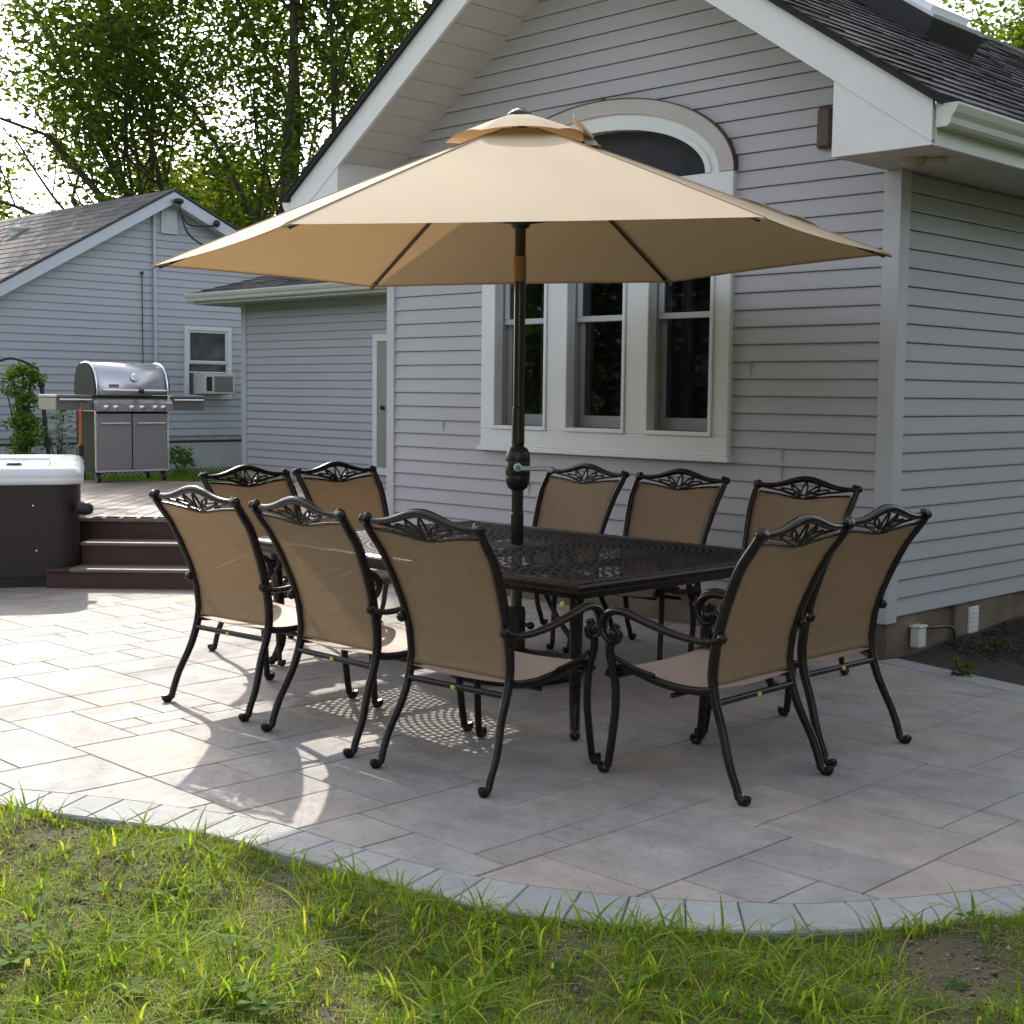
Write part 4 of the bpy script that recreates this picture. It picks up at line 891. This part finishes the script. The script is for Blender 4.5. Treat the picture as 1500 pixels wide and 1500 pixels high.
# ================================================================ CHAIRS
def chair_proto():
    r = thing('patio_chair', 'x', 'chair', (0, 0, 0), 0, 'sling chairs round the patio table')
    backc = [(.0, .018), (.012, .06), (.045, .14), (.095, .26), (.132, .36), (.148, .45), (.138, .55), (.108, .66), (.06, .78), (.01, .88), (-.045, .955), (-.072, .995)]
    def by(z):
        for (a, za), (c, zc) in zip(backc, backc[1:]):
            if za <= z <= zc: return a + (c - a) * (z - za) / (zc - za)
        return backc[-1][0] if z > .9 else 0
    def hx(z): return .283 - .02 * math.sin(min(1, z / .9) * math.pi) + .02 * (z > 5)
    for sx in (-1, 1):                                   # rear legs (foot to seat)
        b = MB(); P = spline([(sx * (.290 if z < .2 else hx(z)), y, z) for y, z in backc[:7]], 4)
        b.tube(P, [.0165 + .006 * i / len(P) for i in range(len(P))], 8, flat=.82, upv=(0, 1, 0))
        b.tube(spline([(sx * .290, .004, .035), (sx * .292, -.016, .012), (sx * .292, -.034, .018), (sx * .292, -.038, .036)], 4), [.0165] * 12 + [.014], 8); b.ball((sx * .292, -.026, .018), .0165, 8)
        b.build('leg', ALU, r)
    b = MB()                                              # back frame: posts, crest rail, scroll
    for sx in (-1, 1):
        P = spline([(sx * (hx(z) + .0 * z), y, z) for y, z in backc[6:]], 4)
        P = [Vector((p.x + sx * .022 * max(0, (p.z - .6) / .4) ** 1, p.y, p.z)) for p in P]
        b.tube(P, [.0225 - .004 * abs(i / len(P) - .4) for i in range(len(P))], 8, flat=.75, upv=(0, 1, 0))
        kx = sx * .298; b.tube([(kx - sx * .012, -.074, 1.0), (kx + sx * .012, -.078, 1.004)], [.024, .022], 12); b.ball((kx + sx * .014, -.079, 1.004), .021, 10); b.ball((kx - sx * .008, -.074, 1.012), .019, 8)
    cz = lambda x: .987 + .058 * math.exp(-(x / .15) ** 2) + .012 * (abs(x) / .28) ** 2
    cy = lambda x: -.066 - .012 * (1 - (x / .29) ** 2)
    P = [(x, cy(x), cz(x)) for x in [-.29 + .58 * i / 28 for i in range(29)]]
    b.tube(P, [.013 + .006 * math.exp(-(x[0] / .16) ** 2) for x in P], 8, flat=1.3, upv=(0, 0, 1))
    tz = lambda x: .958 - .020 * math.exp(-(x / .12) ** 2) + .008 * (abs(x) / .27) ** 2
    ty = lambda x: by(tz(x)) + .001
    P = [(x, ty(x) - .002, tz(x)) for x in [-.275 + .55 * i / 22 for i in range(23)]]; b.tube(P, .0062, 6)
    def leafloop(cx0, cz0, L, Wd, ang, rr=.0055):
        pts = []
        for i in range(18):
            t = 2 * math.pi * i / 18; lx = L * math.cos(t) * .5; lz = Wd * math.sin(t) * .5 * (1 - .35 * math.cos(t)); a = math.radians(ang)
            X_ = cx0 + lx * math.cos(a) - lz * math.sin(a); Z_ = cz0 + lx * math.sin(a) + lz * math.cos(a); pts.append((X_, -.030 - (Z_ - .93) * .55, Z_))
        b.tube(pts, rr, 6, closed=True)
    leafloop(0, .990, .070, .032, 90)
    for sx in (-1, 1):
        leafloop(sx * .050, .982, .085, .020, 32 * sx); leafloop(sx * .095, .978, .11, .016, 10 * sx)
        P = spline([(sx * .01, -.042, .945), (sx * .06, -.048, .954), (sx * .13, -.054, .974), (sx * .20, -.060, .984), (sx * .255, -.066, .992)], 4); b.tube(P, .0062, 6)
        P = spline([(sx * .02, -.045, .955), (sx * .05, -.064, .995), (sx * .09, -.070, 1.014)], 4); b.tube(P, .005, 6)
    b.build('back_frame', ALU, r)
    b = MB()                                              # back sling
    def bs(u, v):
        x = -.262 + .524 * u; ztop = tz(x) - .002; z = .412 + (ztop - .412) * v; y = by(z) - .001 - .011 * (1 - (2 * u - 1) ** 2) * math.sin(v * math.pi)
        x = (2 * u - 1) * (hx(z) - .010 + .022 * max(0, (z - .6) / .4))
        return (x, y, z)
    b.grid(bs, 16, 28); b.build('backrest', SLB, r, solid=.0025)
    seatc = [(.135, .405), (.20, .392), (.30, .390), (.40, .402), (.50, .425), (.57, .430), (.615, .415), (.63, .39)]
    SP = spline([(0, y, z) for y, z in seatc], 4)
    b = MB(); nS = len(SP) - 1
    b.grid(lambda u, v: ((-.262 + .524 * u) * (1 + .07 * v), SP[round(v * nS)].y, SP[round(v * nS)].z - .012 * (1 - (2 * u - 1) ** 2)), 12, nS); b.build('seat', SLS, r, solid=.0025)
    b = MB()
    for sx in (-1, 1): b.tube([(sx * .268 * (1 + .07 * i / nS), p.y, p.z - .004) for i, p in enumerate(SP)], .017, 8, flat=.7, upv=(0, 0, 1))
    b.tube([(-.285, .615, .385), (.285, .615, .385)], .013, 8); b.build('seat_frame', ALU, r)
    b = MB(); b.tube([(-.265, .125, .352), (.265, .125, .352)], .0125, 8); b.tube([(-.265, .33, .350), (.265, .33, .350)], .0105, 8); b.build('stretcher', ALU, r)
    b = MB(); b.ball((0, .110, .350), .009, 8, (1.6, .6, 1.1)); b.build('tag', TAG, r)
    for sx in (-1, 1):                                   # front legs
        b = MB(); P = spline([(sx * .312, .575, .60), (sx * .318, .600, .50), (sx * .305, .585, .40), (sx * .300, .580, .28), (sx * .305, .592, .14), (sx * .311, .606, .03)], 5)
        b.tube(P, [.021 - .004 * i / len(P) for i in range(len(P))], 8, flat=.8, upv=(0, 1, 0)); b.ball((sx * .313, .615, .019), .0175, 8); b.tube(spline([(sx * .311, .606, .035), (sx * .313, .628, .014), (sx * .313, .643, .024), (sx * .313, .640, .04)], 4), .013, 8); b.build('leg', ALU, r)
        b = MB(); P = spline([(sx * .272, .105, .60), (sx * .305, .16, .585), (sx * .325, .28, .60), (sx * .333, .42, .635), (sx * .330, .53, .66), (sx * .325, .60, .645), (sx * .320, .635, .595), (sx * .318, .61, .54), (sx * .318, .565, .535), (sx * .318, .55, .57), (sx * .318, .575, .59)], 5)
        b.tube(P, [.016 + .010 * math.sin(math.pi * min(1, i / len(P) * 1.15)) for i in range(len(P))], 8, flat=.62, upv=(1, 0, 0))
        b.ball((sx * .276, .10, .60), .022, 8); b.ball((sx * .32, .575, .565), .026, 8, (1.3, 1, 1))
        b.tube(spline([(sx * .305, .585, .47), (sx * .300, .50, .44), (sx * .292, .40, .42)], 4), .010, 6); b.build('armrest', ALU, r)
    return r
CH = [  # x, y, facing (deg), label
 (-5.521, 3.523, 94.5, 'leftmost tan sling chair seen from behind in the near row, closest to the deck steps'),
 (-4.71, 3.511, 90, 'middle chair of the three seen from behind, sunlit seat, left of the shaded corner chair'),
 (-3.926, 3.507, 94, 'rightmost of the three near chairs seen from behind, left of the near table corner'),
 (-2.939, 4.417, 181.8, 'front chair of the two at the right table end, seen from behind'),
 (-2.997, 5.112, 179.2, 'rightmost chair, rear one of the two at the right table end, against the siding'),
 (-5.853, 6.446, 273, 'chair facing the camera under the triple window, just right of the umbrella pole'),
 (-5.121, 6.481, 276, 'middle of the three chairs facing the camera between table and window wall'),
 (-4.233, 6.454, 275.6, 'chair facing the camera nearest the house corner, partly hidden by the end chairs'),
 (-6.793, 4.653, 4, 'front chair of the two at the far left table end, in front of the deck'),
 (-6.844, 5.354, 1, 'rear chair of the two at the far left table end, beside the white corner trim'),
]
p0 = chair_proto()
for i, (x, y, a, lb) in enumerate(CH):
    o_ = p0 if i == 0 else copy_tree(p0)
    o_.location = (x, y, 0); o_.rotation_euler = (0, 0, math.radians(a - 90)); o_['label'] = lb
# ================================================================ TREES
rng = np.random.default_rng(5)
def leaves(name, centers, rad, per, size, m_, parent, keep=None, flat=.7, org=(0, 0, 0)):
    cs = np.array(centers); n = len(cs) * per
    c = np.repeat(cs, per, 0); r = np.repeat(np.array(rad), per) if np.ndim(rad) else rad
    d = rng.normal(size=(n, 3)); d /= np.linalg.norm(d, axis=1)[:, None]; rr = rng.random(n) ** .5
    P = c + d * (rr * r)[:, None] * np.array([1, 1, flat])
    if keep is not None: P = P[keep(P)]; n = len(P)
    a = rng.normal(size=(n, 3)); a[:, 2] *= .5; a /= np.linalg.norm(a, axis=1)[:, None]; b_ = np.cross(a, rng.normal(size=(n, 3))); b_ /= np.linalg.norm(b_, axis=1)[:, None]
    s_ = size * rng.uniform(.6, 1.3, n)[:, None]
    V = np.stack([P - a * s_, P + b_ * s_ * .45 - a * s_ * .1, P + a * s_, P - b_ * s_ * .45 - a * s_ * .1], 1).reshape(-1, 3) - np.array(org)
    return fastmesh(name, V, np.arange(n * 4).reshape(n, 4), m_, rng.random(n), 4, parent)
def limbs(b, start, dirv, length, r, depth, tips, spread=.5, upb=.25, seedr=None):
    P = [Vector(start)]; d = Vector(dirv).normalized(); n = 6
    for i in range(n):
        d = (d + Vector((seedr.uniform(-1, 1), seedr.uniform(-1, 1), seedr.uniform(-.6, .8))) * .13).normalized(); P.append(P[-1] + d * length / n)
    R = [r * (1 - .55 * i / n) for i in range(n + 1)]; b.tube(P, R, 7 if r > .05 else 5, cap=False)
    if depth <= 2: tips += [tuple(P[i]) for i in (3, 5, 6)]
    if depth == 0: return
    for k in range(seedr.choice((3, 4)) if depth > 1 else 3):
        i = seedr.choice((2, 3, 4, 5, 6)); q = Vector((seedr.uniform(-1, 1), seedr.uniform(-1, 1), seedr.uniform(-.5, .8))).normalized()
        nd = (d * (1 - spread) + q * spread + Vector((0, 0, upb * .5))).normalized(); limbs(b, P[i], nd, length * seedr.uniform(.55, .78), R[i] * .6, depth - 1, tips, spread, upb, seedr)
def outside_crown(P):          # the maple's left outline
    lat = (P[:, 0] + P[:, 1]) * S; z = P[:, 2]
    return lat < -8.9 + .7 * np.sin(z * 1.7) + .35 * np.sin(z * 5.1 + P[:, 0]) + .5 * np.maximum(0, z - 8) ** .8 + 0.35 * np.maximum(0, 5.0 - z)
def lit(P):                    # gap in the crown through which the sun reaches the left of the patio
    k = P[:, 2] / SUN.z; gx_, gy_ = P[:, 0] - SUN.x * k, P[:, 1] - SUN.y * k
    off = gx_ * .459 + gy_ * .888
    a = (gx_ < -3.35) & (off < 2.2) & (gx_ > -8.8) & (off > -1.3); c = (off < .78) & (gx_ < 1.5) & (gx_ > -4) & (off > -3.5)
    return a | c
def tree(name, label, base, stems, crown, per, size, m_, group=None, frac=None, seed=1, rr=.9, extra=None, gap=True):
    sr = random.Random(seed); t = thing(name, label, 'tree', base, 0, group); b = MB(); tips = []
    for (d, L, r, dep) in stems: limbs(b, (sr.uniform(-.3, .3), sr.uniform(-.3, .3), 0), d, L, r, dep, tips, .48, .3, sr)
    b.build('trunk', BARK, t)
    T = np.array(tips) + np.array(base)
    if extra is not None: T = np.vstack([T, extra])
    leaves('crown', T, rr, per, size, m_, t, (lambda P: (~lit(P) | (rng.random(len(P)) < .05)) & ~outside_crown(P)) if gap else None, org=base)
    return t
bt = ld(-4.2, 27, .2)
ex_ = []
rt_ = random.Random(44)
while len(ex_) < 400:
    la_, dp_, z_ = rt_.uniform(-9.6, 2.2), rt_.uniform(23.5, 30), rt_.uniform(3.2, 13.5)
    e_ = ((la_ + 3.6) / 6.0) ** 2 + ((dp_ - 27) / 3.6) ** 2 + ((z_ - 8.2) / 5.6) ** 2
    q_ = math.sin(la_ * 1.9 + z_ * .8) * math.sin(z_ * 1.5 - dp_) + .5 * math.sin(la_ * 4.1 + dp_ * 2) 
    if (e_ < 1 or (la_ < -4.5 and z_ < 8 and z_ > 3.9 and rt_.random() < .25)) and q_ > -.25 and rt_.random() < .35 + .65 * e_: ex_.append(tuple(ld(la_, dp_, z_)))
R_, U_ = Vector((S, S, 0)), Vector((-S, S, 0))
def dv(lat, dep, z): return R_ * lat + U_ * dep + Vector((0, 0, z))
tree('maple_tree', 'large spreading leafy tree with many limbs behind the recessed wing of the house', bt,
     [(dv(-.42, 0, .85), 7.5, .15, 3), (dv(-.22, .2, 1), 8.5, .17, 3), (dv(.0, -.2, 1), 8.5, .15, 3), (dv(.28, .1, 1), 8, .15, 3), (dv(-.62, .1, .6), 6.5, .12, 3), (dv(.55, 0, .8), 7.5, .13, 3), (dv(-.42, -.2, .9), 7.5, .12, 3), (dv(-.1, .3, .9), 6, .11, 3)],
     None, 62, .078, LEAF, seed=4, rr=.72, extra=np.array(ex_))
tree('yellow_green_tree', 'bright yellow green tree low behind the neighbour roof and large tree', ld(-6.6, 33, .2), [(dv(-.4, 0, 1), 3.6, .12, 2), (dv(.3, 0, 1), 3.8, .12, 2), (dv(0, .2, 1), 4.4, .12, 2), (dv(-.8, 0, .8), 3.4, .1, 2), (dv(.8, 0, .7), 3.4, .1, 2)], None, 110, .10, LEAF2, seed=9, rr=.9, gap=True)
tree('dark_green_tree', 'small dark tree at the left edge above the neighbour roof', ld(-14.6, 38, .2), [(dv(-.4, 0, 1), 3.6, .13, 2), (dv(.15, 0, 1), 4.0, .13, 2), (dv(0, .2, 1), 4.2, .12, 2)], None, 110, .11, LEAF, seed=12, rr=.95, gap=False)
tree('distant_tree', 'leafy tree top showing above the roof ridge at the upper right', ld(15.6, 42, .2), [(dv(-.3, 0, 1), 7, .2, 2), (dv(.2, 0, 1), 8, .2, 2), (dv(.5, .2, 1), 7.5, .2, 2), (dv(0, -.3, 1), 8, .2, 2)], None, 420, .11, LEAF, seed=7, rr=1.6, gap=False)
# climbing vine on the fence, leafy shrub beside it
def shrub(name, label, pos, w_, h, n, size, m_, seed, lobes=26, arch=False):
    sr = random.Random(seed); t = thing(name, label, 'shrub', pos); b = MB(); cs = []
    for k in range(lobes):
        f = sr.random() ** .8; z = h * f; x = sr.gauss(0, w_ * (.42 - .15 * f)); y = sr.gauss(0, w_ * .3); cs.append((x, y, z))
        if k % 3 == 0: b.tube(spline([(0, 0, 0), (x * .4, y * .4, z * .5), (x, y, z)], 4), .009, 5, cap=False)
    if arch: b.tube(spline([(-.75 * S, -.75 * S, 0), (-.72 * S, -.72 * S, 1.0), (-.5 * S, -.5 * S, 1.5), (-.15 * S, -.15 * S, 1.68), (.2 * S, .2 * S, 1.55)], 6), .02, 6)
    b.build('stem', BARK if not arch else FENCED, t)
    leaves('foliage', np.array(cs), (.16 if lobes < 60 else .15) * w_ / .4, n, size, m_, t); return t
v = gx(35, 640, -17.3); shrub('climbing_vine', 'tall green vine growing over a dark arch at the chain link fence', (v.x, v.y, .2), .33, 1.55, 34, .036, LEAFV, 2, 90, True)
v = gx(88, 640, -17.3); o_ = shrub('rose_bush', 'thin shrub with pale leaves between the vine and the grill', (v.x, v.y, .2), .34, 1.05, 42, .038, leafm('pale_shrub_leaves', [(.08, .14, .07), (.3, .38, .36), (.5, .55, .56)], .3), 3, 16)
v = gx(268, 690, -17.6); shrub('fence_weed', 'small weed growing against the fence to the right of the grill', (v.x, v.y, .2), .3, .42, 40, .035, LEAFV, 5, 12)
# bed weeds
for i, (px_, py_) in enumerate(((1465, 955), (1408, 985))):
    q = gz(px_, py_, .02); shrub('bed_weed', ('scrappy weed at the right picture edge in the dark bed' if i == 0 else 'small weed in the middle of the dark bed by the foundation'), (q.x, q.y, .0), .10, .09, 14, .014, LEAF, 20 + i, 8)
# ================================================================ GRASS
OUTn = np.array([(p.x, p.y) for p in OUT])
def inlawn(x, y):              # outside the patio border on the camera side
    d = ((x[:, None] - OUTn[None, :, 0]) ** 2 + (y[:, None] - OUTn[None, :, 1]) ** 2); i = np.clip(d.argmin(1), 1, len(OUTn) - 2)
    t = OUTn[i + 1] - OUTn[i - 1]; v_ = np.stack([x, y], 1) - OUTn[i]
    cr = t[:, 0] * v_[:, 1] - t[:, 1] * v_[:, 0]; return (cr < 0) , np.sqrt(d.min(1))
rg = np.random.default_rng(21)
def lz(x, y): return -.014 + .012 * np.sin(x * 7.3 + y * 2.1) + .010 * np.sin(y * 9.1 - x * 3.3) + .006 * np.sin(x * 23 + y * 17)
def dens(x, y): return .5 + .5 * np.sin(x * 3.1 + 1.3 * np.sin(y * 2.7)) * np.sin(y * 4.1 + x * 1.9) + .25 * np.sin(x * 11 + y * 7)
def blades(name, n, h0, h1, wd, bend, tint0, tint1, thr, seg=4, tuft=1, near=None, m_=GRASS):
    k = n // tuft
    dep = rg.uniform(2.6, 5.6, k); lat = rg.uniform(-.42, .42, k) * dep
    x = lat * S - dep * S; y = lat * S + dep * S
    ok, dist = inlawn(x, y); ok &= (dens(x, y) > thr * rg.random(k) * 1.6) | (dist < .05)
    x, y = x[ok], y[ok]; x = np.repeat(x, tuft) + rg.normal(0, .014 if tuft > 1 else 0, len(x) * tuft); y = np.repeat(y, tuft) + rg.normal(0, .014 if tuft > 1 else 0, len(y) * tuft)
    n = len(x); h = rg.uniform(h0, h1, n) * rg.uniform(.6, 1.1, n); a = rg.uniform(0, 2 * np.pi, n); bd = bend * rg.uniform(.3, 1.4, n)
    dx, dy = np.cos(a), np.sin(a); wv = wd * rg.uniform(.6, 1.3, n); rows = []
    base = lz(x, y)
    for s_ in range(seg + 1):
        t = s_ / seg; zz = base + h * (t - .35 * bd * t * t); off = h * bd * t ** 1.8; ww_ = wv * (1 - t ** 1.6) * (.75 + .5 * t) * .5 + .0002
        cx, cy = x + dx * off, y + dy * off; rows.append(np.stack([cx - dy * ww_, cy + dx * ww_, zz], 1)); rows.append(np.stack([cx + dy * ww_, cy - dx * ww_, zz], 1))
    V = np.stack(rows, 1).reshape(-1, 3); m2 = 2 * (seg + 1); b0 = np.arange(n)[:, None, None] * m2
    q = np.array([[2 * i, 2 * i + 1, 2 * i + 3, 2 * i + 2] for i in range(seg)])[None]; Fq = (b0 + q).reshape(-1, 4)
    tt = np.repeat(np.clip(rg.uniform(tint0, tint1, n), 0, 1), seg); o_ = fastmesh(name, V, Fq, m_, tt); return o_
g1 = blades('grass', 260000, .014, .045, .0021, .6, .15, 1.0, 1.15, 2, 5); tag(g1, 'short fine green lawn grass growing thinly over soil', 'grass', kind='stuff')
g2 = blades('crabgrass', 15000, .045, .15, .0085, 1.25, .35, 1.0, .85, 6, 4); tag(g2, 'taller broad bladed bright green grass tufts', 'grass', kind='stuff')
g4 = blades('dry_grass', 30000, .012, .05, .0022, 2.2, .8, 1., .3, 3, 3); tag(g4, 'thin straw coloured blades lying between the grass', 'dry grass', kind='stuff')
def rosettes(n):
    dep = rg.uniform(2.7, 5.0, n); lat = rg.uniform(-.40, .40, n) * dep; x = lat * S - dep * S; y = lat * S + dep * S; ok, dist = inlawn(x, y); ok &= dist > .08; x, y = x[ok], y[ok]
    V = []; Fq = []; T = []
    for X_, Y_ in zip(x, y):
        z = float(lz(np.array(X_), np.array(Y_))) + rg.uniform(.005, .05); k = rg.integers(3, 7); L = rg.uniform(.014, .046); tt = rg.random(); a0 = rg.uniform(0, 6)
        for i in range(k):
            a = a0 + i * 2 * np.pi / k + rg.normal() * .2; d = np.array([np.cos(a), np.sin(a)]); p = np.array([-d[1], d[0]]); o_ = len(V); up_ = rg.uniform(.1, .6)
            for (t, w_, zu) in ((.1, 0, 0), (.5, .32, .4), (.85, .25, .5), (1.1, 0, .42), (.85, -.25, .5), (.5, -.32, .4)):
                V.append((X_ + d[0] * L * t + p[0] * w_ * L, Y_ + d[1] * L * t + p[1] * w_ * L, z + L * zu * up_))
            Fq.append([o_ + j for j in range(6)]); T.append(tt)
    return fastmesh('weeds', np.array(V), np.array(Fq), WEED, np.array(T), 6)
tag(rosettes(300), 'low broad leaved weeds scattered through the lawn', 'weeds', kind='stuff')
def crumbs(n):
    dep = rg.uniform(2.7, 5.6, n); lat = rg.uniform(-.42, .42, n) * dep; x = lat * S - dep * S; y = lat * S + dep * S; ok, _ = inlawn(x, y); x, y = x[ok], y[ok]; n = len(x)
    s_ = rg.uniform(.0015, .006, n) * (1 + 1.5 * (rg.random(n) > .97)); z = lz(x, y); base = np.stack([x, y, z + s_ * .3], 1)
    oc = np.array([(1, 0, 0), (0, 1, 0), (-1, 0, 0), (0, -1, 0), (0, 0, .8), (0, 0, -.8)]); J = rg.uniform(.5, 1.3, (n, 6, 1)); V = (base[:, None] + oc[None] * J * s_[:, None, None]).reshape(-1, 3)
    f = np.array([(0, 1, 4), (1, 2, 4), (2, 3, 4), (3, 0, 4), (1, 0, 5), (2, 1, 5), (3, 2, 5), (0, 3, 5)]); Fq = (np.arange(n)[:, None, None] * 6 + f[None]).reshape(-1, 3)
    return fastmesh('soil_crumbs', V, Fq, PEB, np.repeat(rg.random(n) ** 2, 8), 3)
def bedcrumbs(n):
    x = rg.uniform(-4.05, -.5, n); y = np.maximum(7.02 - (x + 4.04) * .228, 6.72 - (x + 2.9) * .659) + rg.uniform(.26, 3, n); s_ = rg.uniform(.002, .010, n) * (1 + 2 * (rg.random(n) > .97)); z = -.02 + .02 * np.sin(x * 5.1 + y * 3) * np.sin(y * 4.3 - x) + .05 * np.clip(y - 7.4, 0, 1) + .004
    base = np.stack([x, y, z], 1); oc = np.array([(1, 0, 0), (0, 1, 0), (-1, 0, 0), (0, -1, 0), (0, 0, .7), (0, 0, -.7)]); J = rg.uniform(.4, 1.5, (n, 6, 1)); V = (base[:, None] + oc[None] * J * s_[:, None, None]).reshape(-1, 3)
    f = np.array([(0, 1, 4), (1, 2, 4), (2, 3, 4), (3, 0, 4), (1, 0, 5), (2, 1, 5), (3, 2, 5), (0, 3, 5)]); Fq = (np.arange(n)[:, None, None] * 6 + f[None]).reshape(-1, 3)
    return fastmesh('mulch', V, Fq, mat('mulch_chips', (.05, .04, .03), .95, tintcols=[(.02, .015, .011), (.04, .03, .022), (.07, .055, .042)]), np.repeat(rg.random(n) ** 3, 8), 3)
tag(bedcrumbs(22000), 'dark mulch chips and crumbs covering the bed beside the wall', 'mulch', kind='stuff')
tag(crumbs(26000), 'small clods and pale bits of gravel in the thin lawn', 'gravel', kind='stuff')
# tall grass at the fence behind the deck
def strip(name, n, x0, x1, y0, y1, z, h, w_):
    x = rg.uniform(x0, x1, n); y = rg.uniform(y0, y1, n); hh = h * rg.uniform(.4, 1.1, n); a = rg.uniform(0, 6.3, n); s_ = w_
    V = np.stack([np.stack([x - np.sin(a) * s_, y + np.cos(a) * s_, np.full(n, z)], 1), np.stack([x + np.sin(a) * s_, y - np.cos(a) * s_, np.full(n, z)], 1), np.stack([x + np.cos(a) * hh * .4, y + np.sin(a) * hh * .4, z + hh], 1)], 1).reshape(-1, 3)
    return fastmesh(name, V, np.arange(n * 3).reshape(n, 3), GRASS, rg.random(n) * .7, 3)
tag(strip('fence_grass', 16000, -18.4, -14.2, 7.0, 13.3, .2, .16, .006), 'unmown grass along the foot of the chain link fence', 'grass', kind='stuff')

# unseen trees added behind the viewpoint for the window glass to reflect
t = thing('added_reflection_hedge', 'added unseen tree hedge opposite the house for the window glass to reflect', 'hedge', (-20, -24, 0)); b = MB()
for i in range(12): b.tube([(-30 + i * 5.5, 0, -.2), (-30 + i * 5.5, .3, 5.)], [.25, .12], 7)
b.build('trunk', BARK, t)
cs = [( -32 + 66 * rng.random() - 20, -24 + rng.normal() * 1.6, 1. + 8 * rng.random() ** .9) for _ in range(520)]
leaves('crown', np.array(cs), 1.7, 90, .26, LEAF, t, None, .8, (-20, -24, 0))

t = thing('added_shade_hedge', 'added unseen tree hedge at the right, keeping sky light off the side wall', 'hedge', (9, 10, 0)); b = MB()  # out of view, added to block sky light and darken the side wall
for i in range(8): b.tube([(0, -14 + i * 4.5, -.2), (.2, -14 + i * 4.5, 4.5)], [.2, .1], 7)
b.build('trunk', BARK, t)
cs = [(9 + rng.normal() * 1.2, 10 - 15 + 33 * rng.random(), .8 + 6.4 * rng.random() ** .9) for _ in range(300)]
leaves('crown', np.array(cs), 1.5, 70, .26, LEAF, t, None, .8, (9, 10, 0))
